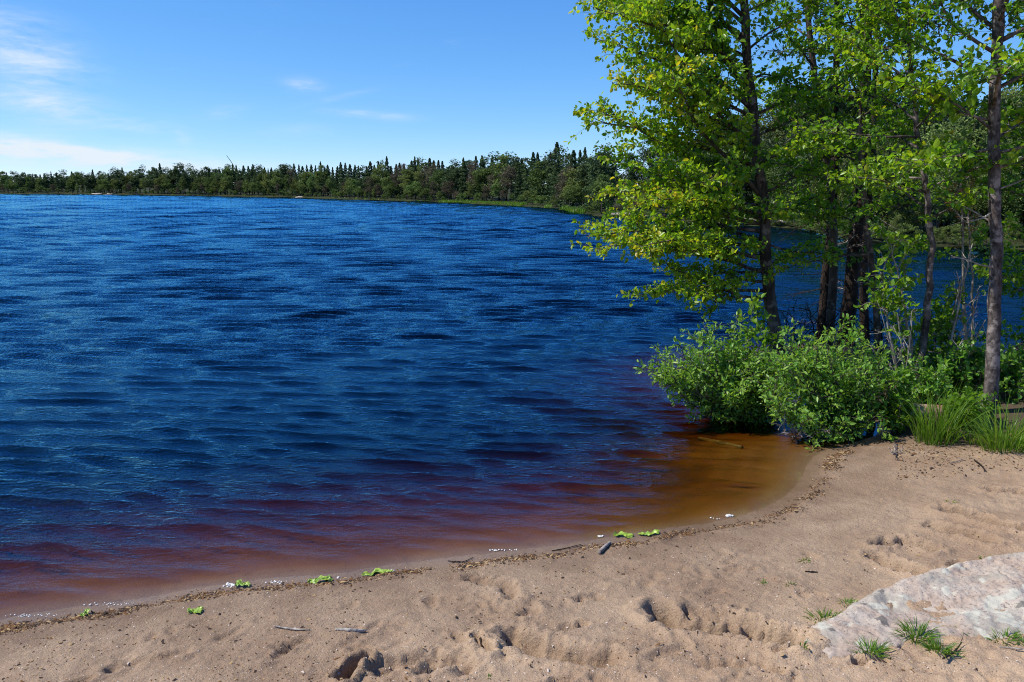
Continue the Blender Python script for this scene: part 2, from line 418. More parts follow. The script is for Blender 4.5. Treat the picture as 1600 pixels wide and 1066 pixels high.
# dark forest soil under the trees on the spit
soil = nt.math('MAXIMUM', nt.math('MULTIPLY', nt.mrange(sep.outputs[2], 0.05, 0.09), nt.mrange(sep.outputs[1], 5.95, 6.35)), nt.math('MULTIPLY', nt.mrange(sep.outputs[2], 0.02, 0.06), nt.mrange(sep.outputs[1], 6.2, 6.5)))
c = nt.mix(soil, c, nt.mix(mid, (0.03, 0.022, 0.014), (0.14, 0.09, 0.055)))
bed = nt.mrange(sep.outputs[2], 0.006, -0.02); c = nt.mix(bed, c, nt.mix(1.0, c, (0.92, 0.68, 0.42), 'MULTIPLY'))
h = nt.math('ADD', nt.math('MULTIPLY', gr2, 0.6), nt.math('MULTIPLY', gr, 0.4))
rg = nt.mrange(wetn, -0.01, 0.05, 0.32, 0.92)
md = nt.noise(P, 42, 5, 0.7)
principled(nt, out, c, rg, nt.bump(h, 0.6, 0.012, nt.bump(md, nt.mrange(wetn, 0.0, 0.06, 0.1, 0.6), 0.03)), 0.35)
M_SAND = m

xs = axis([(-70, -12, 6), (-12, -4.6, 0.3), (-4.6, -3.0, 0.05), (-3.0, 4.3, 0.0126), (4.3, 5.6, 0.04), (5.6, 14, 0.25), (14, 70, 6)])
ys = axis([(-40, -4, 4), (-4, 1.4, 0.3), (1.4, 2.0, 0.06), (2.0, 5.6, 0.0126), (5.6, 7.4, 0.024), (7.4, 11, 0.08), (11, 16, 0.5)])
X, Y = np.meshgrid(xs, ys)
Z = beach_h(X.ravel(), Y.ravel())
me = mesh_data('beach', np.c_[X.ravel(), Y.ravel(), Z], grid_faces(len(xs), len(ys)), smooth=True, mats=[M_SAND])
link('beach', me, kind='structure', label='trampled brown sand beach sloping into the lake', category='beach')

# ------------------------------------------------------------------ far shore terrain
FAR_PX = [(-420, 302.6), (-200, 302.8), (0, 303.2), (90, 303.8), (170, 304.6), (300, 306.2), (450, 309), (560, 312.5), (640, 315), (700, 317.5), (800, 321.5), (860, 325.5), (890, 331), (930, 338),
          (1000, 345), (1060, 349), (1150, 352), (1250, 358), (1310, 372), (1400, 383), (1500, 387), (1600, 391), (1750, 397), (1950, 405)]
FAR = np.array([on_z(*p)[:2] for p in FAR_PX])
FARLAND = np.vstack([FAR, [(80, 20), (900, 20), (900, 1500), (-1500, 1500), (-1500, FAR[0][1])]])
def far_d(x, y):
    d = seg_dist(np.asarray(x, float), np.asarray(y, float), FAR)
    return np.where(inside(np.asarray(x, float), np.asarray(y, float), FARLAND), d, -d)
def far_h(x, y):
    d = far_d(x, y)
    z = np.interp(d, [-200, -30, -4, 0, 1.0, 4, 12, 40, 120, 500], [-6, -3.5, -0.8, -0.05, 0.2, 0.35, 0.7, 1.6, 3.0, 8])
    return z + np.where(d > 1, 0.35 * fbm(x, y, 0.12, 3, 7), 0) + np.where(d > 0, 0.12 * fbm(x, y, 1.1, 2, 8), 0)
m, nt, out = material('forest_floor')
tc = nt.new('ShaderNodeTexCoord'); n1 = nt.noise(tc.outputs['Object'], 0.5, 6, 0.7)
principled(nt, out, nt.mix(nt.mrange(n1, 0.35, 0.65), (0.02, 0.022, 0.010), (0.05, 0.058, 0.022)), 0.95, nt.bump(n1, 0.8, 0.5), 0.1)
M_FLOOR = m
xs = axis([(-1500, -520, 60), (-520, -240, 8), (-240, -60, 3), (-60, 60, 0.8), (60, 200, 5), (200, 900, 70)])
ys = axis([(16, 70, 0.7), (70, 160, 1.6), (160, 330, 4), (330, 600, 7), (600, 1500, 60)])
X, Y = np.meshgrid(xs, ys)
x, y = X.ravel(), Y.ravel()
Z = far_h(x, y)
f = grid_faces(len(xs), len(ys)); keep = (Z[f].max(1) > -3.4); f = f[keep]
me = mesh_data('far_shore', np.c_[x, y, Z], f, smooth=True, mats=[M_FLOOR])
link('far_shore', me, kind='structure', label='wooded land rising round the far side of the lake', category='terrain')
m, nt, out = material('lake_mud'); principled(nt, out, (0.035, 0.022, 0.012), 1.0, None, 0.0)
me = mesh_data('lake_bed', [(-1600, -60, -4.4), (1000, -60, -4.4), (1000, 1600, -4.4), (-1600, 1600, -4.4)], np.array([[0, 1, 2, 3]]), mats=[m])
link('lake_bed', me, kind='structure', label='dark muddy bottom of the deep lake', category='lake bed')

# ------------------------------------------------------------------ water: one closed body, waves as geometry near, relief far
NW = 150
wl = np.exp(np.linspace(math.log(0.10), math.log(40.0), NW) + RNG.uniform(-.02, .02, NW)); wk = 2 * math.pi / wl
wdir = R(-97) + RNG.normal(0, 0.17, NW) * np.where(RNG.random(NW) < .22, 2.2, 1.0)
wph = RNG.uniform(0, 2 * math.pi, NW)
th = np.radians(np.linspace(-50, 50, 380))
RATIO = 0.0042
rr = [2.3]
while rr[-1] < 560: rr.append(rr[-1] * (1 + RATIO))
while rr[-1] < 1500: rr.append(rr[-1] * 1.1)
rr = np.array(rr)
T, RR = np.meshgrid(th, rr)
x = (RR * np.sin(T)).ravel(); y = (RR * np.cos(T)).ravel(); r1 = RR.ravel()
d = np.full(x.shape, -100.0); nearm = r1 < 40
d[nearm] = shore_d(x[nearm], y[nearm])
amp = sstep(0.1, 1.4, -d) * 0.5 + 0.5 * sstep(0.0, 0.35, -d)
gust = 1 + 0.35 * fbm(x, y, 0.13, 3, 3) + 0.3 * fbm(x, y, 0.6, 2, 4)
sheltered = 1 - 0.75 * np.exp(-(((x - 3.2) / 1.4) ** 2 + ((y - 7.0) / 1.5) ** 2)) - 0.45 * sstep(2.5, 7, x) * sstep(7, 10, y) * sstep(45, 25, y)
amp = amp * np.clip(gust, 0.45, 1.5) * np.clip(sheltered, 0.15, 1) * sstep(900, 560, r1)
dx = np.zeros(rr.shape + th.shape); dy = np.zeros_like(dx); dz = np.zeros_like(dx); X2, Y2 = x.reshape(dx.shape), y.reshape(dx.shape)
sp = np.maximum(rr * RATIO, 0.026)
wgt = np.array([sstep(3.6, 6.0, l / sp) * sstep(np.maximum(np.interp(rr, [6, 14, 70], [.072, .052, .034]) * rr, .46), np.maximum(np.interp(rr, [6, 14, 70], [.034, .026, .020]) * rr, .24), l) for l in wl])     # which waves each distance carries
wgt *= (np.interp(rr, [0, 20, 150, 400], [.20, .19, .12, .075]) * math.sqrt(2) / np.sqrt((wgt ** 2).sum(0) + 1e-6))[None, :]
for l, k, a, ph, s in zip(wl, wk, wdir, wph, wgt):
    act = np.nonzero(s > 1e-5)[0]
    if not len(act): continue
    sl_ = slice(act[0], act[-1] + 1); cx_, sy_ = math.cos(a), math.sin(a)
    q = k * (X2[sl_] * cx_ + Y2[sl_] * sy_) + ph; A = (s[sl_] / k)[:, None]
    dz[sl_] += A * np.sin(q); cq = A * np.cos(q) * 0.95; dx[sl_] += cq * cx_; dy[sl_] += cq * sy_
dx, dy, dz = dx.ravel(), dy.ravel(), dz.ravel()
V = np.c_[x + amp * dx, y + amp * dy, amp * dz]
nr, ntc = RR.shape
top = grid_faces(ntc, nr)
rim = np.r_[np.arange(ntc), np.arange(1, nr) * ntc + ntc - 1, (nr - 1) * ntc + np.arange(ntc - 2, -1, -1), np.arange(nr - 2, 0, -1) * ntc]
nb = len(V); low = V[rim].copy(); low[:, 2] = -5.0
n = len(rim); i = np.arange(n); j = (i + 1) % n
side = np.stack([rim[j], rim[i], nb + i, nb + j], -1)
cen = np.array([[0, 200, -5.0]])
bot = np.stack([nb + j, nb + i, np.full(n, nb + n), np.full(n, nb + n)], -1)
me = bpy.data.meshes.new('lake_water')
VV = np.vstack([V, low, cen]).astype(np.float32)
quads = np.vstack([top[:, ::-1] if False else top, side]); tris = bot[:, :3]
me.vertices.add(len(VV)); me.vertices.foreach_set('co', VV.ravel())
me.loops.add(quads.size + tris.size); me.loops.foreach_set('vertex_index', np.r_[quads.ravel(), tris.ravel()].astype(np.int32))
me.polygons.add(len(quads) + len(tris))
me.polygons.foreach_set('loop_start', np.r_[np.arange(len(quads)) * 4, len(quads) * 4 + np.arange(len(tris)) * 3].astype(np.int32))
me.polygons.foreach_set('use_smooth', np.r_[np.ones(len(top), bool), np.zeros(len(side) + len(tris), bool)])
for nm, val in (('calm', np.r_[amp, np.ones(n + 1)]),):
    a_ = me.attributes.new(nm, 'FLOAT', 'POINT'); a_.data.foreach_set('value', val.astype(np.float32))
me.update(calc_edges=True)
m, nt, out = material('lake_water')
tc = nt.new('ShaderNodeTexCoord'); P = tc.outputs['Object']
calmA = nt.new('ShaderNodeAttribute', attribute_name='calm').outputs['Fac']
rip = nt.noise(nt.scale(P, (1.0, 2.4, 1.0), (0, 0, R(6))), 11.0, 4, 0.62, 0.4)
b2 = nt.bump(rip, nt.math('MULTIPLY', calmA, 0.6), 0.026)
fr = nt.new('ShaderNodeFresnel'); fr.inputs[0].default_value = 1.333; nt.l.new(b2, fr.inputs['Normal'])
gl = nt.new('ShaderNodeBsdfGlossy'); gl.inputs['Roughness'].default_value = 0.035; gl.inputs['Color'].default_value = (0.28, 0.73, 1.0, 1); nt.l.new(b2, gl.inputs['Normal'])  # blue tint painted into the reflection, on top of the sky's own colour
tr = nt.new('ShaderNodeBsdfTransparent')
mx = nt.new('ShaderNodeMixShader'); nt.l.new(fr.outputs[0], mx.inputs[0])
nt.l.new(tr.outputs[0], mx.inputs[1]); nt.l.new(gl.outputs[0], mx.inputs[2]); nt.l.new(mx.outputs[0], out.inputs['Surface'])
va = nt.new('ShaderNodeVolumeAbsorption'); va.inputs['Color'].default_value = (0.765, 0.62, 0.0, 1); va.inputs['Density'].default_value = 13.0
nt.l.new(va.outputs[0], out.inputs['Volume'])
me.materials.append(m)
link('lake_water', me, kind='structure', label='rippled deep blue lake water turning brown in the shallows', category='water')

# ------------------------------------------------------------------ leaves, branches, trees
LEAF_ROUND = np.array([(0, 0, 0), (.26, .34, .14), (.70, .31, .17), (1.08, 0, -.05), (.70, -.31, .17), (.26, -.34, .14)])
LEAF_LONG = np.array([(0, 0, 0), (.30, .19, .05), (.70, .16, .05), (1.0, 0, -.03), (.70, -.16, .05), (.30, -.19, .05)])
NEEDLES = np.array([(0, 0, 0), (.15, .13, .02), (.9, .07, .05), (1.0, 0, 0), (.9, -.07, .05), (.15, -.13, .02)])
LEAF_FACES = np.array([(0, 3, 2, 1), (0, 5, 4, 3)])
def norm(v):
    v = np.asarray(v, float); return v / (np.sqrt((v * v).sum(-1, keepdims=True)) + 1e-9)
def cross3(a, b): return np.array((a[1] * b[2] - a[2] * b[1], a[2] * b[0] - a[0] * b[2], a[0] * b[1] - a[1] * b[0]))
def leaves_mesh(name, pos, along, size, tint, mat, origin, shape=LEAF_ROUND, tilt=0.8, droop=0.25):
    """one mesh of many folded leaf blades"""
    pos = np.asarray(pos, float); n = len(pos)
    a = norm(np.asarray(along, float) + RNG.normal(0, 0.55, (n, 3)) + np.array((0, 0, -droop)))
    up = norm(np.array((0, 0, 1.0)) + RNG.normal(0, tilt, (n, 3)))
    b = norm(np.cross(up, a)); c = np.cross(a, b)
    s = np.asarray(size, float)[:, None, None]
    v = pos[:, None, :] - np.asarray(origin) + s * (shape[None, :, 0:1] * a[:, None, :] + shape[None, :, 1:2] * b[:, None, :] + shape[None, :, 2:3] * c[:, None, :])
    f = (LEAF_FACES[None] + 6 * np.arange(n)[:, None, None]).reshape(-1, 4)
    return mesh_data(name, v.reshape(-1, 3), f, attrs={'tint': np.repeat(np.clip(tint, 0, 1), 6)}, smooth=False, mats=[mat])

def path(start, d0, length, n, wander=0.12, lift=0.0, droop=0.0):
    p = np.array(start, float); d = norm(np.array(d0, float)); out = [p.copy()]
    for i in range(n):
        d = norm(d + RNG.normal(0, wander, 3) + np.array((0, 0, lift - droop * (i / n) ** 1.5)))
        p = p + d * length / n; out.append(p.copy())
    return np.array(out)

class Spray:
    """one limb with its side shoots, twigs and leaf positions"""
    def __init__(self, start, d0, length, r0, leaf=0.065, dens=1.0, lift=0.02, droop=0.05, sub=9.0, bare=0.12, flat=0.8, leafy=True, tw=0.16, sides=5, subl=0.42, tintbias=0.0, wander=0.10):
        self.t = Tubes(sides); self.pos = []; self.al = []; self.size = []; self.tint = []
        main = path(start, d0, length, 9, wander, lift, droop)
        self.t.add(main, np.linspace(r0, max(0.0022, r0 * 0.16), len(main)))
        nsub = max(3, int(sub * length)); side = 1
        seed = RNG.random() * 0.25 + tintbias
        for k in range(nsub):
            u = bare + (1 - bare) * (k + RNG.random()) / nsub
            i = min(int(u * 9), 8); fr = u * 9 - i; p = main[i] * (1 - fr) + main[i + 1] * fr
            tdir = norm(main[i + 1] - main[i]); lat = norm(cross3(tdir, (0, 0, 1.0))) * side; side = -side
            dr = tdir * 0.75 + lat * RNG.uniform(0.5, 1.1) + np.array((0, 0, RNG.normal(0, 0.9 * (1 - flat)) + 0.10))
            L = length * subl * (1.06 - u * 0.75) * RNG.uniform(0.6, 1.25)
            s = path(p, dr, L, 5, 0.13, 0.03, droop)
            rs = max(0.002, r0 * 0.38 * (1 - 0.6 * u))
            self.t.add(s, np.linspace(rs, 0.0014, len(s)), 3, cap=False)
            if not leafy: 
                for q in range(3):
                    j = RNG.integers(1, 5); self.t.add(path(s[j], RNG.normal(0, 1, 3) + norm(s[j] - s[j - 1]), L * 0.35, 3, 0.2), [rs * .5, rs * .35, .0015, .001], 3, cap=False)
                continue
            self._leaves(s, leaf, dens, seed + 0.25 * u, L)
            for q in range(max(2, int(L / 0.085))):
                j = RNG.integers(1, 6); dd = norm(s[j] - s[j - 1]); l2 = norm(cross3(dd, (0, 0, 1.0))) * RNG.choice((-1, 1))
                tws = path(s[j], dd * 0.7 + l2 * RNG.uniform(0.4, 1.0) + np.array((0, 0, RNG.normal(0.05, 0.35))), tw * RNG.uniform(0.5, 1.3), 3, 0.15)
                self.t.add(tws, [0.0019, 0.0015, 0.0012, 0.0008], 3, cap=False)
                self._leaves(tws, leaf, dens, seed + 0.3 * u, tw)
        if leafy: self._leaves(main[4:], leaf, dens, seed + 0.25, length * 0.5)
    def _leaves(self, pts, leaf, dens, tint, L):
        n = max(1, int(round(L / (leaf * 0.56) * dens * RNG.uniform(0.75, 1.25))))
        u = RNG.random(n) ** 0.8 * (len(pts) - 1); i = np.minimum(u.astype(int), len(pts) - 2); f = (u - i)[:, None]
        p = pts[i] * (1 - f) + pts[i + 1] * f; d = norm(pts[i + 1] - pts[i])
        lat = norm(np.cross(d, RNG.normal(0, 1, (n, 3))))
        self.pos.append(p + lat * 0.012); self.al.append(d * 0.6 + lat); self.size.append(leaf * RNG.uniform(0.45, 1.3, n)); self.tint.append(tint + RNG.normal(0, 0.09, n))
    def attach(self, parent, origin, wood, leafmat, shape=LEAF_ROUND, name='branch', tilt=0.85):
        b = link(name, self.t.mesh(name, wood, True, origin), parent)
        if self.pos:
            link('leaves', leaves_mesh('leaves', np.vstack(self.pos), np.vstack(self.al), np.concatenate(self.size), np.concatenate(self.tint), leafmat, origin, shape, tilt), b, kind='stuff')
        return b

def trunk_tree(name, label, cat, pix, depth, rads, wood, group=None, sides=12):
    """tree root at the trunk's foot; pix lists the trunk's course in the photograph at one distance"""
    pts = np.array([at_y(px, py, depth if np.isscalar(depth) else depth[i]) for i, (px, py) in enumerate(pix)])
    foot = pts[0].copy(); foot[2] = hz(foot[0], foot[1]) - 0.04
    if foot[2] < pts[0][2]: pts = np.vstack([foot, pts]); rads = [rads[0] * 1.25] + list(rads)
    root = empty(name, pts[0], label=label, category=cat)
    if group: root['group'] = group
    n = 34; tp = resample(pts, n)
    tp[1:-1] += RNG.normal(0, 0.006, (n - 2, 3))
    seg = np.r_[0, np.cumsum(np.linalg.norm(np.diff(pts, axis=0), axis=1))]; rr_ = np.interp(np.linspace(0, seg[-1], n), seg, rads)
    t = Tubes(sides); t.add(tp, rr_, rough=0.10)
    link('trunk', t.mesh('trunk', wood, True, pts[0]), root)
    return root, tp, rr_, pts[0]

def trunk_at(tp, z):
    i = int(np.clip(np.searchsorted(tp[:, 2], z) - 1, 0, len(tp) - 2)); f = (z - tp[i][2]) / (tp[i + 1][2] - tp[i][2] + 1e-9)
    return tp[i] * (1 - f) + tp[i + 1] * f, i
def dirn(az, el): return np.array((math.cos(az) * math.cos(el), math.sin(az) * math.cos(el), math.sin(el)))

# --- the large alder at the tip of the spit
T1 = trunk_tree('alder_tree', 'large leafy alder with yellowing leaf tips leaning over the lake', 'tree',
                [(1216, 555), (1206, 480), (1197, 400), (1193, 330), (1184, 250), (1176, 170), (1167, 90), (1163, 0), (1160, -110), (1158, -260), (1160, -400)],
                8.7, [0.078, 0.070, 0.064, 0.060, 0.056, 0.052, 0.047, 0.042, 0.036, 0.025, 0.010], M_BARK)
root, tp, rr_, o0 = T1
zs_px = lambda py: at_y(1185, py, 8.7)[2]
# (pixel height on the trunk, azimuth deg [180 = towards the open lake], elevation deg, length m, droop)
limbs = [(466, 185, 4, 1.3, .10), (215, 184, 24, 1.9, .08), (160, 176, 28, 1.9, .07), (120, 188, 32, 1.85, .06), (405, 182, 8, 1.75, .10), (388, 175, 12, 1.8, .10), (362, 188, 12, 1.9, .10), (425, 180, 4, 1.55, .09), (345, 168, 14, 1.85, .10), (-10, 178, 40, 1.7, .05), (30, 186, 40, 1.75, .05), (60, 165, 38, 1.6, .05), (455, 172, 0, 1.25, .10), (440, 205, -4, 1.15, .10), (425, 150, 6, 1.2, .10), (400, 188, 4, 1.55, .10), (385, 225, 0, 1.3, .12), (375, 160, 6, 1.5, .09),
         (350, 178, 10, 1.85, .11), (335, 212, 6, 1.6, .10), (320, 140, 10, 1.3, .07), (312, 192, 14, 2.0, .12), (290, 170, 18, 1.95, .10), (275, 228, 14, 1.5, .09),
         (262, 182, 22, 2.05, .12), (240, 155, 24, 1.8, .09), (228, 200, 24, 1.9, .09), (205, 176, 30, 1.95, .09), (190, 222, 26, 1.5, .08), (172, 190, 32, 1.85, .08),
         (150, 160, 34, 1.8, .07), (135, 205, 36, 1.75, .07), (110, 178, 38, 1.8, .07), (90, 145, 38, 1.5, .06), (70, 195, 40, 1.7, .06), (40, 170, 42, 1.6, .05),
         (15, 210, 42, 1.5, .05), (-20, 185, 44, 1.5, .05), (-60, 160, 45, 1.3, .04), (-100, 200, 48, 1.2, .04), (-160, 180, 52, 1.0, .03), (-230, 150, 55, 0.9, .03), (-300, 210, 60, 0.7, .02),
         (340, 20, 10, 1.1, .06), (300, -20, 14, 1.0, .06), (255, 40, 20, 1.1, .06), (215, -35, 24, 0.9, .06), (180, 10, 30, 1.0, .05), (130, 50, 36, 0.9, .05), (80, -10, 40, 0.8, .05),
         (380, -50, 4, 0.8, .06), (420, 60, 0, 0.9, .06), (20, 30, 44, 0.8, .04), (-80, -20, 48, 0.8, .04), (-180, 30, 54, 0.8, .04), (260, 268, 18, 1.0, .06), (350, 262, 8, 0.9, .06), (120, 262, 34, 0.8, .05)]
for py, a, e, L, dr in limbs:
    p, i = trunk_at(tp, zs_px(py))
    s = Spray(p, dirn(R(a + RNG.normal(0, 5)), R(e + RNG.normal(0, 9 if py > 300 else 5))), L * (1.02 if 325 < py < 430 and 140 < a < 215 else 1.12 if py >= 430 else 1.04 if py < 150 else 0.95) * RNG.uniform(0.92, 1.08), 0.008 + 0.009 * L, leaf=0.050, dens=1.08, lift=0.012, droop=dr, sub=10.0, bare=0.14, tintbias=0.27 if 140 < a < 215 and py > 200 else 0.20)
    s.attach(root, o0, M_BARK, M_ALDER)

# --- a slimmer alder behind it, filling the middle of the grove
def leafy_tree(name, label, pix, depth, rads, wood, leafmat, zpx, n, L, leaf, azr=(0, 360), elr=(10, 45), dens=1.0, droop=0.05, tint=0.12, group=None, sub=11.0, rb=0.006):
    root, tp, rr_, o0 = trunk_tree(name, label, 'tree', pix, depth, rads, wood, group)
    d0 = depth if np.isscalar(depth) else depth[0]
    z0, z1 = at_y(pix[0][0], zpx[0], d0)[2], at_y(pix[0][0], zpx[1], d0)[2]
    az = RNG.uniform(0, 360)
    for k in range(n):
        u = (k + RNG.uniform(0, 1)) / n; p, i = trunk_at(tp, z0 + (z1 - z0) * u); az += 137.5
        a = azr[0] + (az % 360) / 360 * (azr[1] - azr[0])
        l = L[0] + (L[1] - L[0]) * u
        s = Spray(p, dirn(R(a), R(elr[0] + (elr[1] - elr[0]) * u + RNG.normal(0, 6))), l * RNG.uniform(0.75, 1.2), rb + 0.007 * l, leaf=leaf, dens=dens, lift=0.012, droop=droop, sub=sub, bare=0.2, tintbias=tint)
        s.attach(root, o0, wood, leafmat)
    return root, tp, o0
leafy_tree('alder_tree', 'slender alder between the big leaning alder and the dark conifer trunks', [(1296, 530), (1302, 420), (1300, 320), (1285, 200), (1268, 80), (1255, -60), (1250, -220)], 9.3,
           [.055, .05, .046, .04, .034, .026, .01], M_BARK, M_ALDER, (410, -200), 30, (1.0, 0.9), 0.050, tint=0.08)
# --- the crooked young birch in the middle of the bank
leafy_tree('birch_tree', 'crooked thin birch with grey stem rising behind the sedge clump', [(1429, 612), (1440, 560), (1448, 500), (1453, 430), (1455, 380), (1449, 310), (1440, 255), (1432, 190), (1424, 110), (1418, 0), (1415, -150)], 7.4,
           [.042, .036, .032, .030, .028, .027, .025, .022, .019, .014, .006], M_BARKL, M_ALDER, (350, -130), 26, (0.95, 0.8), 0.045, tint=0.16, azr=(80, 300))
leafy_tree('alder_tree', 'young leafy alder in front of the dark conifer trunks, its crown reaching the frame top', [(1372, 560), (1366, 450), (1352, 330), (1345, 200), (1352, 60), (1360, -80), (1362, -200)], 8.2,
           [.036, .034, .03, .026, .02, .014, .006], M_BARK, M_ALDER, (400, -170), 30, (0.9, 0.8), 0.048, tint=0.14)
# --- the lichen-spotted trunk at the right
root, tp, o0 = leafy_tree('alder_tree', 'tall straight alder with lichen spotted trunk standing at the edge of the sand', [(1541, 655), (1547, 600), (1553, 500), (1556, 400), (1555, 300), (1553, 200), (1556, 100), (1562, 0), (1568, -120), (1575, -300)], 6.75,
           [.074, .060, .052, .049, .047, .045, .042, .039, .032, .016], M_BARKL, M_ALDER, (170, -260), 26, (1.25, 1.0), 0.048, tint=0.10, droop=0.03, elr=(25, 55), rb=0.010)
for py, a, e, L in ((232, 175, -6, 0.75), (262, 8, 12, 0.8), (205, 190, 30, 0.9), (190, 160, 18, 0.9), (215, 20, 16, 0.9), (240, 340, 10, 0.9)):
    p, i = trunk_at(tp, at_y(1553, py, 6.75)[2])
    Spray(p, dirn(R(a), R(e)), L, 0.014, leaf=0.07, dens=1.0, droop=0.04, tintbias=0.28).attach(root, o0, M_BARKL, M_ALDER)
for py, a, e, L in ((420, 200, 10, 0.5), (350, 150, 25, 0.45), (330, 195, -20, 0.6), (300, 30, 20, 0.5)):
    p, i = trunk_at(tp, at_y(1553, py, 6.75)[2]); Spray(p, dirn(R(a), R(e)), L, 0.010, leafy=False, sub=6).attach(root, o0, M_GREYWOOD, None, name='dead_branch')
leafy_tree('alder_tree', 'leafy alder cut by the edge of the picture beyond the lichen spotted trunk', [(1690, 640), (1688, 500), (1684, 350), (1680, 150), (1680, -50), (1682, -250)], 7.6,
           [.06, .055, .05, .042, .03, .01], M_BARK, M_ALDER, (560, -200), 34, (1.05, 0.9), 0.048, azr=(100, 280), elr=(5, 40), tint=0.02)

# --- two dark conifers with dead lower limbs
def conifer_near(label, pix, depth, rads, live, nlive, dead, ndead, L):
    root, tp, rr_, o0 = trunk_tree('pine_tree', label, 'tree', pix, depth, rads, M_BARKD)
    for k in range(ndead):
        z = at_y(pix[0][0], dead[0] + (dead[1] - dead[0]) * (k + RNG.random()) / ndead, depth)[2]; p, i = trunk_at(tp, z)
        s = Spray(p, dirn(RNG.uniform(0, 2 * math.pi), R(RNG.uniform(-28, 12))), RNG.uniform(0.35, 0.95), RNG.uniform(0.005, 0.010), leafy=False, sub=9, droop=0.05, wander=0.2)
        s.attach(root, o0, M_GREYWOOD if RNG.random() < 0.45 else M_BARKD, None, name='dead_branch')
    for k in range(nlive):
        u = (k + RNG.random()) / nlive; z = at_y(pix[0][0], live[0] + (live[1] - live[0]) * u, depth)[2]; p, i = trunk_at(tp, z)
        s = Spray(p, dirn(k * 2.399, R(RNG.uniform(-12, 18))), L * (1 - 0.45 * u) * RNG.uniform(0.8, 1.2), 0.012, leaf=0.075, dens=1.5, droop=0.06, sub=9, bare=0.3, tintbias=0.15)
        s.attach(root, o0, M_BARKD, M_NEEDLE, NEEDLES, tilt=1.0)
conifer_near('thick dark pine trunk with dead twiggy lower limbs behind the green bush', [(1322, 520), (1330, 450), (1337, 380), (1345, 300), (1350, 180), (1352, 40), (1354, -150), (1355, -420)], 9.8,
             [.098, .088, .083, .08, .076, .07, .055, .02], (330, -380), 34, (500, 330), 17, 1.1)
conifer_near('thin dark pine trunk with dead limbs beside the thicker pine', [(1283, 520), (1290, 440), (1297, 370), (1303, 300), (1306, 180), (1308, 40), (1309, -200)], 10.0,
             [.062, .055, .052, .048, .042, .034, .012], (300, -180), 20, (505, 330), 12, 0.9)
conifer_near('dark pine stem close against the thick pine trunk', [(1352, 530), (1350, 440), (1352, 360), (1362, 250), (1368, 120), (1370, -80)], 10.3,
             [.06, .055, .05, .045, .035, .012], (300, -60), 14, (500, 330), 10, 0.8)

# --- saplings, shrubs, dead stems
def stems(name, label, cat, foot_px, depth, tips, wood, leafmat=None, leaf=0.05, dens=1.0, r0=0.012, leaf_from=0.5, nsh=5, shape=LEAF_ROUND, shoot=0.3, tint=0.3, group=None, bow=0.08, dead=True):
    f = at_y(*foot_px, depth); f[2] = hz(f[0], f[1]) - 0.02
    root = empty(name, f, label=label, category=cat)
    if group: root['group'] = group
    for tip in tips:
        t = at_y(tip[0], tip[1], depth + (tip[2] if len(tip) > 2 else RNG.uniform(-0.25, 0.25)))
        base = f + np.array((RNG.normal(0, 0.03), RNG.normal(0, 0.03), 0)); L = np.linalg.norm(t - base)
        mid = base * 0.5 + t * 0.5 + RNG.normal(0, bow * L, 3) * np.array((1, 1, 0.3))
        pts = resample([base, base * .75 + mid * .25 + RNG.normal(0, .02 * L, 3) , mid, t], 11); pts[1:-1] += RNG.normal(0, 0.006, (9, 3))
        tb = Tubes(6); r = r0 * (0.6 + 0.5 * L); tb.add(pts, np.linspace(r, r * 0.25, 11))
        st = link('stem', tb.mesh('stem', wood, True, f), root)
        pos, al, size, tn = [], [], [], []
        tw = Tubes(4)
        for k in range(nsh):
            u = leaf_from + (1 - leaf_from) * (k + RNG.random()) / nsh; i = min(int(u * 10), 9)
            if leafmat:
                sp = Spray(pts[i], norm(pts[i + 1] - pts[i]) + RNG.normal(0, 0.7, 3) + np.array((0, 0, 0.2)), shoot * RNG.uniform(0.6, 1.3), r * 0.4, leaf=leaf, dens=dens, sub=16, bare=0.05, tw=leaf * 1.6, tintbias=tint, subl=0.5, flat=0.4, sides=4)
                pos += sp.pos; al += sp.al; size += sp.size; tn += sp.tint
            else:
                sp = Spray(pts[i], norm(pts[i + 1] - pts[i]) + RNG.normal(0, 0.8, 3), shoot * RNG.uniform(0.5, 1.3), r * 0.42, leafy=False, sub=12, sides=4, wander=0.2, flat=0.3)
            tw.merge(sp.t)
        link('twigs', tw.mesh('twigs', wood, True, f), st, kind='stuff')
        if pos: link('leaves', leaves_mesh('leaves', np.vstack(pos), np.vstack(al), np.concatenate(size), np.concatenate(tn), leafmat, f, shape, 0.9, 0.0), st, kind='stuff')
    return root
stems('sapling', 'forked pale stemmed sapling with a bright green leaf clump, left of the crooked birch', 'sapling', (1424, 605), 7.5, [(1376, 425), (1392, 380, -.1), (1405, 460), (1412, 520)], M_GREYWOOD, M_FRESH, 0.06, 1.0, 0.014, 0.62, 6, shoot=0.24, tint=0.35, bow=0.03)
stems('sapling', 'small sapling with a rounded leaf clump between the crooked birch and the dead stems', 'sapling', (1466, 590), 7.7, [(1478, 470), (1466, 500), (1490, 480), (1474, 520)], M_BARK, M_FRESH, 0.055, 1.0, 0.009, 0.5, 6, shoot=0.2, tint=0.2)
stems('dead_shrub', 'leaning grey dead stems with bare forked twigs right of the crooked birch', 'dead shrub', (1472, 608), 7.35, [(1500, 440, .2), (1520, 380, .1), (1518, 490), (1540, 500), (1508, 520), (1530, 455)], M_GREYWOOD, None, r0=0.013, leaf_from=0.4, nsh=4, shoot=0.3, bow=0.04)
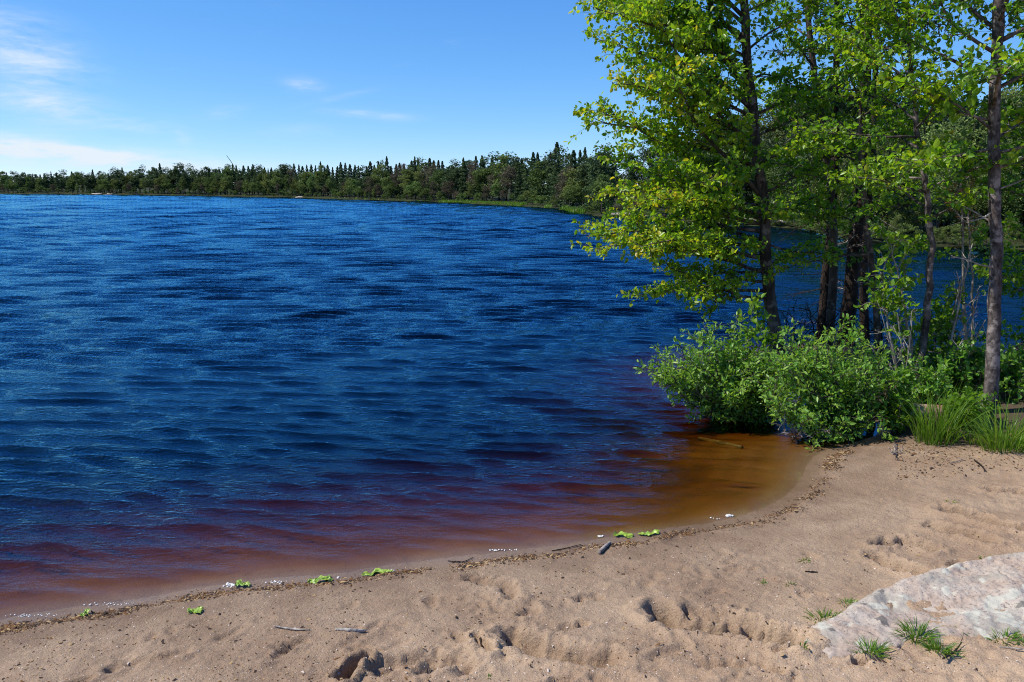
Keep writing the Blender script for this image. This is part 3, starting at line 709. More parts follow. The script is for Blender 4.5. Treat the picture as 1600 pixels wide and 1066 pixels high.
stems('dead_shrub', 'crossed bare grey twigs standing between the round bush and the crooked birch', 'dead shrub', (1412, 622), 7.2, [(1370, 470), (1390, 520), (1402, 490), (1425, 500), (1378, 560), (1360, 540)], M_GREYWOOD, None, r0=0.007, leaf_from=0.35, nsh=3, shoot=0.2, bow=0.05)
stems('dead_sapling', 'thin pale dead sapling with rusty brown top near the lichen spotted trunk', 'sapling', (1522, 575), 8.0, [(1513, 330, 0), (1500, 262, 0.05)], M_GREYWOOD, M_DEADLEAF, 0.05, 0.5, 0.012, 0.80, 6, shoot=0.22, tint=0.4, bow=0.01, shape=NEEDLES)
stems('dead_brush', 'heap of brown dead brushwood behind the round bush under the pines', 'brushwood', (1270, 545), 8.9, [(1240, 480), (1260, 470), (1290, 480), (1310, 490), (1225, 505), (1330, 505), (1280, 500), (1250, 510), (1310, 520)], M_BARKD, None, r0=0.012, leaf_from=0.2, nsh=6, shoot=0.4, bow=0.12)
stems('dead_brush', 'tangle of bare twigs over the water left of the sapling', 'brushwood', (1365, 560), 8.5, [(1330, 470), (1360, 455), (1390, 470), (1400, 500), (1345, 510), (1410, 530)], M_BARKD, None, r0=0.010, leaf_from=0.25, nsh=6, shoot=0.4, bow=0.10)

def bush(name, label, foot, depth, tips, leafmat, leaf, nsh, shape, shoot, tint, r0=0.008, dens=1.0, cat='bush'):
    return stems(name, label, cat, foot, depth, tips, M_BARK, leafmat, leaf, dens, r0, 0.22, nsh, shape, shoot, tint, bow=0.10)
def fan(x0, x1, ytop, ybot, n, dz=0.3):
    out = []
    for k in range(n):
        u = (k + RNG.random()) / n; x = x0 + (x1 - x0) * u; q = math.sin(math.pi * min(max(0.12 + 0.76 * u, 0), 1))
        out.append((x, ybot + (ytop - ybot) * (0.35 + 0.65 * q) * RNG.uniform(0.35, 1.05), RNG.uniform(-dz, dz)))
    return out
bush('willow_bush', 'low green willow bush hanging out over the water, farthest out on the spit', (1180, 590), 7.2, fan(1030, 1215, 538, 612, 22, .3) + [(1016, 560, 0), (1024, 580, -.1), (1045, 572, .1), (1100, 525, .1), (1140, 518, .1), (1165, 530, 0), (1050, 600, -.15), (1085, 608, -.2), (1120, 618, -.2), (1150, 622, -.3)], M_WILLOW, 0.050, 10, LEAF_LONG, 0.2, 0.40, dens=1.25)
bush('willow_bush', 'round green willow bush over the brown inlet, in front of the pine trunks', (1300, 640), 6.75, fan(1195, 1385, 545, 640, 26, .35) + [(1235, 522, .2), (1262, 530, .1), (1300, 518, .2), (1330, 528, .1), (1352, 550, 0), (1215, 640, -.3), (1250, 655, -.35), (1290, 665, -.35), (1330, 668, -.3), (1360, 660, -.3), (1200, 615, -.2)], M_WILLOW, 0.050, 10, LEAF_LONG, 0.2, 0.40, dens=1.25)
stems('dead_twigs', 'bare grey dead twigs hanging to the water under the round willow bush', 'dead shrub', (1250, 628), 6.7, [(1225, 655, -.25), (1262, 672, -.35), (1240, 668, -.3), (1290, 672, -.4), (1210, 640, -.15)], M_GREYWOOD, None, r0=0.007, leaf_from=0.3, nsh=3, shoot=0.16, bow=0.06)
bush('alder_shoot', 'light green young alder shoot sticking up behind the low willow bush', (1185, 585), 7.6, [(1170, 492), (1185, 505), (1158, 515), (1195, 520), (1176, 480)], M_FRESH, 0.06, 5, LEAF_ROUND, 0.16, 0.3, 0.006)
bush('leafy_shrub', 'small leafy shrub at the end of the pale log beside the inlet', (1392, 660), 6.6, fan(1365, 1425, 590, 650, 9, .15), M_FRESH, 0.04, 5, LEAF_ROUND, 0.13, 0.2, 0.005)
bush('leafy_shrub', 'dark green shrub between the dead stems and the lichen spotted trunk', (1500, 625), 7.3, fan(1455, 1545, 545, 620, 15, .25), M_WILLOW, 0.045, 6, LEAF_ROUND, 0.18, 0.12, 0.007)
bush('leafy_shrub', 'dense shrub right of the lichen spotted trunk', (1595, 650), 7.2, fan(1562, 1660, 540, 650, 18, .3), M_WILLOW, 0.045, 6, LEAF_ROUND, 0.2, 0.10, 0.008)
bush('leafy_shrub', 'yellow green shrub at the foot of the lichen spotted trunk', (1515, 668), 6.5, fan(1480, 1545, 615, 665, 10, .12), M_FRESH, 0.038, 5, LEAF_ROUND, 0.12, 0.3, 0.004)
bush('leafy_shrub', 'low shrub round the foot of the crooked birch', (1440, 622), 7.1, fan(1395, 1480, 560, 620, 11, .2), M_WILLOW, 0.042, 5, LEAF_ROUND, 0.15, 0.3, 0.005)

# --- grass and sedge
def tuft(name, label, px, py, spread, height, n, tint=0.35, group=None, lean=0.35, wid=0.004, cat='grass tuft'):
    g = gp(px, py); v, f, tn = [], [], []
    AA, RD = RNG.uniform(0, 2 * math.pi, n), spread * np.sqrt(RNG.random(n)); BZ = beach_h(g[0] + np.cos(AA) * RD, g[1] + np.sin(AA) * RD * 0.7) - g[2] - 0.004
    for k in range(n):
        a = AA[k]; r = RD[k]; b = np.array((math.cos(a) * r, math.sin(a) * r * 0.7, 0))
        b[2] = BZ[k]
        L = height * RNG.uniform(0.45, 1.1); d = norm(np.array((math.cos(a), math.sin(a), 0)) * lean * RNG.uniform(0.3, 1.6) * (0.4 + r / spread) + np.array((RNG.normal(0, .12), RNG.normal(0, .12), 1.0)))
        lat = norm(np.cross(d, RNG.normal(0, 1, 3))) * wid * RNG.uniform(0.6, 1.2); p = b.copy(); i0 = len(v)
        tt = tint + RNG.normal(0, 0.14)
        for q, w in enumerate((0.8, 1.0, 0.7, 0.05)):
            v += [p - lat * w, p + lat * w]; tn += [tt, tt]
            p = p + d * L / 3; d = norm(d + np.array((d[0] * 0.35, d[1] * 0.35, -0.20 - 0.25 * RNG.random())))
        for q in range(3): f.append((i0 + 2 * q, i0 + 2 * q + 1, i0 + 2 * q + 3, i0 + 2 * q + 2))
    o = link(name, mesh_data(name, v, np.array(f), attrs={'tint': np.clip(tn, 0, 1)}, mats=[M_GRASS]), label=label, category=cat)
    if group: o['group'] = group
    o.location = g
    return o
tuft('sedge_clump', 'tall green sedge clump in front of the crooked birch', 1462, 690, 0.16, 0.54, 210, 0.38, lean=0.18, wid=0.0036, cat='sedge')
tuft('sedge_clump', 'sedge clump beside the foot of the lichen spotted trunk, bending over the sand', 1572, 704, 0.18, 0.44, 280, 0.38, lean=0.36, wid=0.0036, cat='sedge')
tuft('sedge_clump', 'low sparse sedge between the two tall sedge clumps', 1520, 690, 0.16, 0.2, 90, 0.45, lean=0.4, cat='sedge')
for px, py, sp, h_, n_, lab in ((1290, 966, .075, .06, 90, 'flat grass tuft against the upper edge of the rock slab'), (1325, 944, .04, .045, 45, 'small grass tuft above the flat tuft at the rock edge'),
        (1360, 1022, .055, .085, 130, 'round grass tuft below the rock, left of the largest tuft'), (1432, 1000, .05, .10, 150, 'largest dark green grass tuft at the lower edge of the rock'),
        (1466, 1020, .045, .09, 110, 'grass tuft joined to the largest tuft, by a forked twig'), (1505, 992, .04, .05, 50, 'thin grass tuft at the lower rock edge, right of the largest tuft'),
        (1570, 1003, .05, .06, 60, 'sparse grass tuft at the lower rock edge by the picture edge'), (1598, 1008, .03, .07, 40, 'grass tuft cut by the picture edge below the rock'),
        (1252, 1020, .022, .05, 50, 'little grass tuft at the pointed end of the rock'), (1256, 876, .025, .035, 30, 'lone grass tuft on bare sand above the rock'),
        (1234, 914, .02, .03, 16, 'tiny grass sprout below the lone tuft, nearer the rock'), (1196, 912, .015, .03, 14, 'tiny grass sprout on sand, farthest from the rock'),
        (1445, 858, .02, .035, 18, 'thin grass sprout in the dug hollow'), (1540, 872, .04, .03, 24, 'low grass along the upper rock edge'), (1485, 786, .03, .03, 18, 'yellowish grass sprout above the trodden ridge'),
        (765, 1058, .012, .02, 10, 'tiny green sprout at the bottom of the picture')):
    tuft('grass_tuft', lab, px, py, sp, h_, n_, 0.38 if 'yellowish' not in lab else 0.8, lean=0.7, wid=0.0022)

# --- rock slab
m, nt, out = material('lichen_granite')
tc = nt.new('ShaderNodeTexCoord'); P = tc.outputs['Object']
n1 = nt.noise(P, 5, 6, 0.65); n2 = nt.noise(P, 85, 5, 0.8); n3 = nt.noise(P, 3.2, 4, 0.5, 0.4)
c = nt.mix(nt.mrange(n1, 0.35, 0.65), (0.40, 0.30, 0.23), (0.47, 0.40, 0.33))
c = nt.mix(nt.mrange(n2, 0.56, 0.70), c, (0.56, 0.49, 0.43)); c = nt.mix(nt.mrange(n2, 0.46, 0.36), c, (0.15, 0.12, 0.105))
c = nt.mix(nt.math('MULTIPLY', nt.mrange(n3, 0.50, 0.58), 0.5), c, (0.31, 0.29, 0.24))
wn = nt.noise(P, 7.5, 6, 0.52, 0.25); wn2 = nt.noise(nt.scale(P, (1, 1, 1), (0.5, 0.9, 1.3)), 6.0, 6, 0.5, 0.3)
c = nt.mix(nt.math('MULTIPLY', nt.mrange(wn, 0.585, 0.60), 0.8), c, nt.mix(n2, (0.43, 0.42, 0.34), (0.57, 0.54, 0.45)))
c = nt.mix(nt.math('MULTIPLY', nt.mrange(wn2, 0.645, 0.665), 0.8), c, (0.13, 0.115, 0.10))
principled(nt, out, c, 0.9, nt.bump(nt.math('ADD', n2, nt.math('MULTIPLY', n1, 1.5)), 0.6, 0.012), 0.25)
M_ROCK = m
ROCK_PX = [(1252, 1004), (1290, 975), (1340, 946), (1395, 922), (1440, 905), (1490, 893), (1560, 882), (1640, 876), (1740, 880), (1800, 920), (1760, 985), (1660, 1004), (1570, 1000), (1500, 998), (1430, 1003), (1375, 1012), (1325, 1026), (1275, 1022)]
op = np.array([gp(*p) for p in ROCK_PX])
op = resample(np.vstack([op, op[:1]]), 121)[:120]; rc = gp(1480, 955)
op[:, :2] += 0.035 * np.c_[fbm(op[:, 0], op[:, 1], 12, 3, 231), fbm(op[:, 0], op[:, 1], 12, 3, 241)]
gx_ = np.arange(op[:, 0].min() - .06, op[:, 0].max() + .06, .0085); gy_ = np.arange(op[:, 1].min() - .06, op[:, 1].max() + .06, .0085)
GXr, GYr = np.meshgrid(gx_, gy_); x, y = GXr.ravel(), GYr.ravel()
e = seg_dist(x, y, op[:, :2], True); e = np.where(inside(x, y, op[:, :2]), e, -e) + 0.012 * fbm(x, y, 30, 3, 251)
tilt_ = 0.022 + 0.045 * sstep(-0.5, 0.7, (x - rc[0]) * .6 + 1.6 * (y - rc[1]))
fac = np.floor((fbm(x, y, 2.6, 2, 201) + .5) * 7) / 7 - .5; soft = fbm(x, y, 2.6, 2, 201)
h = tilt_ * np.clip((e + .015) / .05, 0, 1) ** .5 + 0.045 * (0.6 * fac + 0.4 * soft) * sstep(0, .08, e) + 0.020 * fbm(x, y, 13, 4, 211, .6) * sstep(-.02, .05, e) + 0.006 * fbm(x, y, 60, 2, 215)
ck = np.abs(fbm(x, y, 1.9, 3, 221)); h -= 0.022 * np.exp(-(ck / 0.012) ** 2) * sstep(.02, .1, e)
z = base_h(x, y) + np.where(e > -.015, h, -0.05) - 0.004
f = grid_faces(len(gx_), len(gy_)); f = f[(e[f] > -0.03).all(1)]
used = np.unique(f); remap = np.full(len(x), -1); remap[used] = np.arange(len(used))
ro = link('rock_slab', mesh_data('rock_slab', np.c_[x, y, z][used] - rc, remap[f], smooth=True, mats=[M_ROCK]), label='low pale granite slab with lichen patches half buried in the sand', category='rock'); ro.location = rc

# --- logs and sticks
def stick(name, label, cat, pts, rads, mat, sides=8, rough=0.18, side_twigs=0, group=None):
    pts = resample(pts, 16); o0 = pts[0]; r = np.interp(np.linspace(0, 1, 16), np.linspace(0, 1, len(rads)), rads)
    t = Tubes(sides); t.add(pts, r, rough=rough)
    for k in range(side_twigs):
        i = RNG.integers(3, 14); t.add(path(pts[i], norm(pts[i + 1] - pts[i]) + RNG.normal(0, 0.6, 3) * (1, 1, .3), RNG.uniform(1.2, 3.0) * np.linalg.norm(pts[-1] - pts[0]) * 0.14, 4, 0.2), np.linspace(r[i] * .6, r[i] * .2, 5), 5)
    o = link(name, t.mesh(name, mat, True, o0), label=label, category=cat); o.location = o0
    if group: o['group'] = group
    return o
def lying(px_list, up): return [gp(*p) + np.array((0, 0, up)) for p in px_list]
a0, a1 = at_y(1290, 640, 6.9), at_y(1545, 645, 6.85)
stick('fallen_log', 'pale peeled fallen log lying behind the tall sedge', 'log', [a0 + (0, 0, -.05), a0 * .6 + a1 * .4, a0 * .3 + a1 * .7, a1], [.07, .075, .065, .055], M_LOG, 14, 0.25)
a0, a1 = at_y(1540, 600, 7.9), at_y(1690, 490, 8.4)
stick('mossy_log', 'thick mossy fallen trunk leaning up behind the lichen spotted alder', 'log', [a0 + (-.3, 0, -.25), a0, a0 * .5 + a1 * .5, a1], [.13, .13, .12, .10], M_MOSSLOG, 14, 0.2)
stick('driftwood_stick', 'short thick brown stick at the wrack line below the pair of floating leaves', 'stick', lying([(936, 868), (946, 860), (953, 852)], .012), [.011, .012, .010], M_GREYWOOD)
stick('driftwood_stick', 'straight thin pale stick on dry sand near the centre left', 'stick', lying([(428, 982), (455, 985), (484, 988)], .006), [.003, .005, .003], M_GREYWOOD)
stick('driftwood_stick', 'pale broken bark piece right of the straight thin stick', 'stick', lying([(524, 990), (548, 992), (572, 988)], .006), [.006, .009, .005], M_GREYWOOD, rough=0.6)
stick('driftwood_twig', 'dark wiry twig lying in the wet film at the water edge', 'twig', lying([(700, 878), (722, 880), (740, 872)], .006), [.003, .003, .0015], M_BARKD, 5, side_twigs=5)
stick('driftwood_twig', 'dark twig at the water edge left of the thick brown stick', 'twig', lying([(862, 862), (885, 858), (908, 852)], .005), [.003, .003, .0015], M_BARKD, 5, side_twigs=4)
stick('forked_twig', 'dark forked twig stuck beside the grass tuft under the rock', 'twig', lying([(1472, 1040), (1490, 1025), (1502, 1012)], .02), [.004, .005, .002], M_BARKD, 6, side_twigs=4)
stick('forked_twig', 'dark root end sticking out of the pit at the pointed end of the rock', 'twig', lying([(1232, 1000), (1245, 1004), (1255, 1012)], .012), [.004, .004, .002], M_BARKD, 6, side_twigs=3)
stick('driftwood_twig', 'thin pale twig by the picture edge below the rock', 'twig', lying([(1560, 1018), (1580, 1020), (1605, 1024)], .006), [.003, .003, .002], M_GREYWOOD, 5, side_twigs=2)
stick('dark_stick', 'short dark stick in the hollow at the bottom centre', 'stick', lying([(905, 1030), (930, 1034), (952, 1030)], .008), [.005, .006, .004], M_BARKD, 6)
stick('dark_stick', 'dark broken stick leaning in the small pit left of the hollow', 'stick', lying([(750, 1002), (760, 1012), (770, 1022)], .015), [.006, .008, .005], M_BARKD, 6)
stick('dark_stick', 'flat dark stick under the lone grass tuft', 'stick', lying([(1258, 893), (1268, 893), (1278, 894)], .006), [.003, .004, .003], M_BARKD, 6)
stick('driftwood_twig', 'thin pale twig on soil below the tall sedge', 'twig', lying([(1484, 726), (1494, 724), (1504, 721)], .01), [.004, .004, .002], M_GREYWOOD, 5)
stick('dark_stick', 'dark curved stick near the thin pale twig by the soil bank', 'stick', lying([(1522, 722), (1532, 730), (1540, 738)], .01), [.006, .006, .004], M_BARKD, 6, side_twigs=2)
p0, p1 = gp(1092, 688), gp(1160, 700)
stick('sunken_branch', 'short waterlogged branch lying in the brown inlet', 'branch', [p0 + (0, 0, .022), p0 * .5 + p1 * .5 + (0, 0, .012), p1 + (0, 0, .004)], [.016, .020, .016], M_MOSSLOG, 8, 0.3)
stems('driftwood_root', 'small bleached white root snag on the sand at the inlet end', 'driftwood', (1400, 708), gp(1400, 708)[1], [(1388, 700), (1402, 693, 0), (1412, 702), (1396, 697), (1410, 708), (1390, 708)], M_GREYWOOD, None, r0=0.012, leaf_from=0.3, nsh=2, shoot=0.05, bow=0.02)

# --- torn green water plants along the edge
m, nt, out = material('water_plant'); tc = nt.new('ShaderNodeTexCoord'); n1 = nt.noise(tc.outputs['Object'], 40, 4)
principled(nt, out, nt.mix(nt.mrange(n1, .3, .7), (0.12, 0.23, 0.015), (0.32, 0.42, 0.05)), 0.35, nt.bump(n1, .5, .01), 0.5); M_PLANT = m
def lily_leaf(px, py, L, wd, ang, lab):
    g = gp(px, py); g[2] = max(g[2], 0.0) + 0.006; nu, nv = 30, 13; sd = RNG.integers(1, 9999)
    U, Wv = np.meshgrid(np.linspace(-.5, .5, nu), np.linspace(-.5, .5, nv), indexing='ij'); U = U.ravel(); Wv = Wv.ravel()
    ww = wd * np.sqrt(np.clip(1 - (2 * U) ** 4, 0, 1)) * (1 + 0.9 * fbm(U, np.sign(Wv), 5, 3, sd))
    z = 0.05 * (fbm(U * 3, Wv * 1.5, 1.6, 3, sd + 7) + .25) + 0.006 * fbm(U * 8, Wv * 5, 2, 2, sd + 9)
    v = np.c_[U * L + 0.012 * fbm(U, Wv, 4, 2, sd + 3), Wv * ww + 0.02 * fbm(U, U * 0, 3, 2, sd + 5), np.clip(z * .45, -0.004, .013)]
    o = link('water_plant', mesh_data('water_plant', v, grid_faces(nv, nu), smooth=True, mats=[M_PLANT]), label=lab, category='leaf'); o.location = g; o.rotation_euler = (0, 0, R(ang))
    return o
lily_leaf(378, 917, .085, .06, -20, 'torn yellow green leaf with foam on its end, at the water edge')
lily_leaf(502, 910, .135, .05, 8, 'folded green leaf left of the longest green leaf')
lily_leaf(590, 897, .17, .045, 12, 'longest flat green leaf in the wet film')
lily_leaf(306, 957, .07, .05, 40, 'small green leaf curled on the wrack line')
lily_leaf(133, 962, .05, .04, 60, 'pale green leaf scrap in the shallow edge, the farthest from the rock')
lily_leaf(973, 839, .12, .06, -6, 'crumpled green leaf above the short thick stick')
lily_leaf(1014, 836, .14, .05, 14, 'smooth green leaf touching the crumpled one')
lily_leaf(1390, 688, .14, .10, 0, 'flat yellow green leaf at the end of the inlet')

# --- foam at the edge
m, nt, out = material('foam'); principled(nt, out, (0.62, 0.60, 0.56), 0.5, None, 0.5); M_FOAM = m
def dome(r, c, seg=8, rings=3):
    v, f = [], []
    for i in range(rings):
        a = i / rings * math.pi / 2
        for k in range(seg): v.append((c[0] + r * math.cos(a) * math.cos(k * 2 * math.pi / seg), c[1] + r * math.cos(a) * math.sin(k * 2 * math.pi / seg), c[2] + r * 0.6 * math.sin(a)))
    v.append((c[0], c[1], c[2] + r * 0.6))
    for i in range(rings - 1):
        for k in range(seg): f.append((i * seg + k, i * seg + (k + 1) % seg, (i + 1) * seg + (k + 1) % seg, (i + 1) * seg + k))
    for k in range(seg): f.append(((rings - 1) * seg + k, (rings - 1) * seg + (k + 1) % seg, rings * seg))
    return v, f
def foam(px, py, n, sx, sy, r, lab):
    g = gp(px, py); g[2] = max(g[2], 0) + 0.002; V_, F_ = [], []
    for k in range(n):
        v, f = dome(r * RNG.uniform(.4, 1.2), (RNG.normal(0, sx), RNG.normal(0, sy), 0)); b = len(V_); V_ += v; F_ += [tuple(q + b for q in ff) for ff in f]
    o = link('foam_patch', mesh_data('foam_patch', V_, F_, smooth=True, mats=[M_FOAM]), label=lab, category='foam'); o.location = g
    if 'bubbles' in lab: o['kind'] = 'stuff'
foam(362, 915, 26, .018, .012, .008, 'white foam clinging to the torn yellow green leaf')
foam(430, 910, 22, .03, .012, .005, 'scattered white foam bubbles between two green leaves')
foam(527, 903, 3, .006, .004, .009, 'single foam bubble right of the folded leaf')
foam(612, 893, 8, .012, .005, .006, 'foam on the end of the longest green leaf')
foam(775, 861, 16, .03, .006, .007, 'foam streak at the water edge above the wiry twig')
foam(800, 860, 8, .02, .005, .005, 'small foam streak just right of the longer streak')
foam(941, 839, 8, .014, .005, .008, 'white foam blob left of the crumpled leaf')
foam(1141, 807, 9, .009, .006, .014, 'large white foam blob in the shallow inlet')
foam(1120, 811, 4, .03, .01, .006, 'little foam flecks beside the large blob')
foam(180, 945, 40, .08, .012, .004, 'string of tiny foam bubbles along the edge at the far left')
foam(60, 962, 36, .09, .010, .004, 'foam bubbles where the water edge leaves the picture')

# --- washed-up debris and grit: nobody could count it
def bits(name, label, cat, pts, size, mats, elong=2.5):
    n = len(pts); base = np.array([(-.5, -.2, 0), (.5, -.15, 0), (.4, .2, .05), (-.4, .22, .02), (0, 0, .3)]); v = np.empty((n, 5, 3))
    a = RNG.uniform(0, 2 * math.pi, n); s = size * RNG.lognormal(0, .45, n); el_ = RNG.uniform(1, elong, n); tl = RNG.normal(0, .5, n)
    for i in range(5):
        lx, ly, lz = base[i][0] * s * el_, base[i][1] * s * 1.6, base[i][2] * s * 1.5 + base[i][0] * s * el_ * tl * .5
        v[:, i, 0] = pts[:, 0] + lx * np.cos(a) - ly * np.sin(a); v[:, i, 1] = pts[:, 1] + lx * np.sin(a) + ly * np.cos(a); v[:, i, 2] = pts[:, 2] + lz + .15 * s
    f = np.array([(0, 1, 4), (1, 2, 4), (2, 3, 4), (3, 0, 4)]); F_ = (f[None] + 5 * np.arange(n)[:, None, None]).reshape(-1, 3)
    o = link(name, mesh_data(name, v.reshape(-1, 3), F_, mats=mats, mat_idx=np.repeat(RNG.integers(0, len(mats), n), 4)), kind='stuff', label=label, category=cat)
def flat_mat(name, c):
    m, nt, out = material(name); principled(nt, out, c, 0.85, None, 0.2); return m
D1, D2, D3, D4 = flat_mat('dark_litter', (.045, .028, .018)), flat_mat('brown_litter', (.15, .075, .03)), flat_mat('straw_litter', (.36, .24, .12)), flat_mat('grit', (.60, .50, .42))
sel_ = SHORE[(SHORE[:, 0] > -4) & (SHORE[:, 1] < on_z(1300, 700)[1])]
sel_ = sel_[:np.argmax(sel_[:, 1] > on_z(1300, 700)[1]) or None]
nb_ = 15000; k = RNG.integers(0, len(sel_) - 1, nb_); u = RNG.random(nb_)[:, None]; q = sel_[k] * (1 - u) + sel_[k + 1] * u
tn_ = sel_[k + 1] - sel_[k]; nn = np.c_[-tn_[:, 1], tn_[:, 0]]; nn /= np.linalg.norm(nn, axis=1)[:, None]
off = 0.15 + 0.035 * RNG.normal(0, 1, nb_) + 0.09 * fbm(q[:, 0], q[:, 1], 3.0, 2, 301)
q2 = q - nn * off[:, None]
keep = (fbm(q2[:, 0], q2[:, 1], 5, 3, 311) + RNG.normal(0, .15, nb_)) > -0.14; q2 = q2[keep]
dd = shore_d(q2[:, 0], q2[:, 1])
if (dd > 0).mean() < .5: q2 = (q + nn * off[:, None])[keep]
bits('washed_up_litter', 'line of brown bark bits and dead needles left along the water edge', 'litter', np.c_[q2, beach_h(q2[:, 0], q2[:, 1])], 0.0050, [D1, D1, D1, D2, D2, D3])
px_ = RNG.uniform(-20, 1620, 5200); py_ = 1075 - 260 * RNG.random(5200) ** 1.2
pp = np.array([on_z(a, b, 0.12)[:2] for a, b in zip(px_, py_)]); dd = shore_d(pp[:, 0], pp[:, 1]); pp = pp[dd > 0.12]
cl = fbm(pp[:, 0], pp[:, 1], 3.5, 3, 321) + RNG.normal(0, .12, len(pp)); 
bits('sand_debris', 'dark crumbs, bark flakes and tiny clods strewn over the sand', 'debris', np.c_[pp[cl > -.02], beach_h(*pp[cl > -.02].T)], 0.0052, [D1, D1, D2, D3], 2.0)
px_ = RNG.uniform(-20, 1620, 4200); py_ = 1075 - 230 * RNG.random(4200) ** 1.3
pp = np.array([on_z(a, b, 0.12)[:2] for a, b in zip(px_, py_)]); pp = pp[shore_d(pp[:, 0], pp[:, 1]) > 0.2]
bits('grit', 'pale grit grains scattered over the sand', 'grit', np.c_[pp, beach_h(*pp.T)], 0.0032, [D4, D4, D3], 1.4)
px_ = RNG.uniform(1400, 1640, 1500); py_ = 682 + 60 * RNG.random(1500) ** 2.0; pp = np.array([on_z(a, b, 0.12)[:2] for a, b in zip(px_, py_)])
bits('soil_litter', 'dead leaves and bark crumbs on the soil bank under the sedge', 'litter', np.c_[pp, beach_h(*pp.T)], 0.007, [D1, D1, D2, D3])
#PART3
# ------------------------------------------------------------------ forest round the lake
def far_leaf(name, stops, hue=0.03, val=0.35):
    m, nt, out = material(name)
    at = nt.new('ShaderNodeAttribute', attribute_name='tint'); oi = nt.new('ShaderNodeObjectInfo')
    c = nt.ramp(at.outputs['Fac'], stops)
    h = nt.new('ShaderNodeHueSaturation'); nt.put(h.inputs['Color'], c)
    nt.put(h.inputs['Hue'], nt.math('ADD', 0.5, nt.math('MULTIPLY', nt.math('SUBTRACT', oi.outputs['Random'], 0.5), hue)))
    nt.put(h.inputs['Value'], nt.math('ADD', 1 - val / 2, nt.math('MULTIPLY', nt.math('FRACT', nt.math('MULTIPLY', oi.outputs['Random'], 7.31)), val)))
    d = nt.new('ShaderNodeBsdfDiffuse'); nt.put(d.inputs[0], h.outputs[0])
    t = nt.new('ShaderNodeBsdfTranslucent'); nt.put(t.inputs[0], h.outputs[0])
    mx = nt.new('ShaderNodeMixShader'); mx.inputs[0].default_value = 0.25
    nt.l.new(d.outputs[0], mx.inputs[1]); nt.l.new(t.outputs[0], mx.inputs[2]); nt.l.new(mx.outputs[0], out.inputs[0])
    return m
MF_SPRUCE = far_leaf('spruce_needles', [(0, (0.036, 0.066, 0.034)), (1, (0.10, 0.15, 0.06))])
MF_PINE = far_leaf('pine_needles', [(0, (0.042, 0.068, 0.034)), (1, (0.12, 0.165, 0.065))])
MF_BROAD = far_leaf('broadleaf', [(0, (0.075, 0.11, 0.03)), (1, (0.21, 0.27, 0.08))], 0.05, 0.5)
MF_BROWN = far_leaf('budding_birch', [(0, (0.075, 0.065, 0.045)), (1, (0.19, 0.165, 0.105))], 0.05, 0.4)
MF_WILLOW = far_leaf('shore_willow', [(0, (0.07, 0.11, 0.03)), (1, (0.19, 0.27, 0.07))], 0.04, 0.4)

def tri_cloud(P_, size, outward=None, flat=0.0):
    n = len(P_); a = norm(RNG.normal(0, 1, (n, 3)) * np.array((1, 1, 1 - flat))); b = norm(np.cross(a, RNG.normal(0, 1, (n, 3)))); s = np.asarray(size)[:, None] * np.ones((n, 1))
    v = np.stack([P_ + a * s, P_ - a * s * .6 + b * s * .75, P_ - a * s * .5 - b * s * .7], 1)
    return v.reshape(-1, 3)
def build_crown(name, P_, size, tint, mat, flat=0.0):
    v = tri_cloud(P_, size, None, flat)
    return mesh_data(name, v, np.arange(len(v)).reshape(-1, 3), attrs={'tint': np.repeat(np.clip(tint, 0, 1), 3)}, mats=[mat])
def pole(name, h, r, mat, bend=0.03):
    t = Tubes(7); z = np.linspace(0, h, 8); t.add(np.c_[bend * h * np.sin(z / h * 2.2), bend * h * .6 * np.sin(z / h * 3.1), z], np.linspace(r, r * .12, 8)); return t.mesh(name, mat)
def spruce(seed, n, sz, R_=0.26):
    u = RNG.random(n) ** 0.75; z = 0.10 + 0.90 * u; w = (1 - u) ** 0.92
    tier = 0.72 + 0.28 * np.sin(u * 62 + seed) ; a = RNG.uniform(0, 2 * math.pi, n); lob = 0.8 + 0.35 * np.sin(a * 3 + u * 30 + seed) * RNG.random(n)
    r = R_ * w * tier * lob * np.sqrt(RNG.uniform(0.15, 1, n)) + 0.006
    P_ = np.c_[r * np.cos(a), r * np.sin(a), z - 0.25 * r]
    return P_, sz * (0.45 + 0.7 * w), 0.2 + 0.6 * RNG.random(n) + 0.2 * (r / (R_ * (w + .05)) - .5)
def pine(seed, n, sz):
    k = 22; c = np.c_[RNG.normal(0, .11, k), RNG.normal(0, .11, k), RNG.uniform(.22, .95, k)]; c[:, :2] *= (1.35 - c[:, 2:3]); q = RNG.integers(0, k, n)
    d = norm(RNG.normal(0, 1, (n, 3))) * (RNG.random((n, 1)) ** .4); P_ = c[q] + d * np.array((.12, .12, .055)) * RNG.uniform(.7, 1.2, (k, 1))[q]
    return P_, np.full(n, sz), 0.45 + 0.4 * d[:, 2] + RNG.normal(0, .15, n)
def broad(seed, n, sz, w=0.26, z0=0.18, k=34):
    c = norm(RNG.normal(0, 1, (k, 3))) * RNG.uniform(.45, 1, (k, 1)); c = c * np.array((w, w, (1 - z0) / 2 * .92)) + np.array((0, 0, z0 + (1 - z0) / 2))
    c[:, :2] *= (1.15 - 0.55 * ((c[:, 2:3] - z0) / (1 - z0))); q = RNG.integers(0, k, n); rr2 = RNG.uniform(.05, .13, (k, 1))
    d = norm(RNG.normal(0, 1, (n, 3))) * RNG.random((n, 1)) ** .35; P_ = c[q] + d * rr2[q] * np.array((1, 1, .8)); ct = RNG.normal(0, .12, k)
    return P_, sz * RNG.uniform(.6, 1.2, n), 0.45 + 0.3 * d[:, 2] + ct[q] + RNG.normal(0, .1, n)
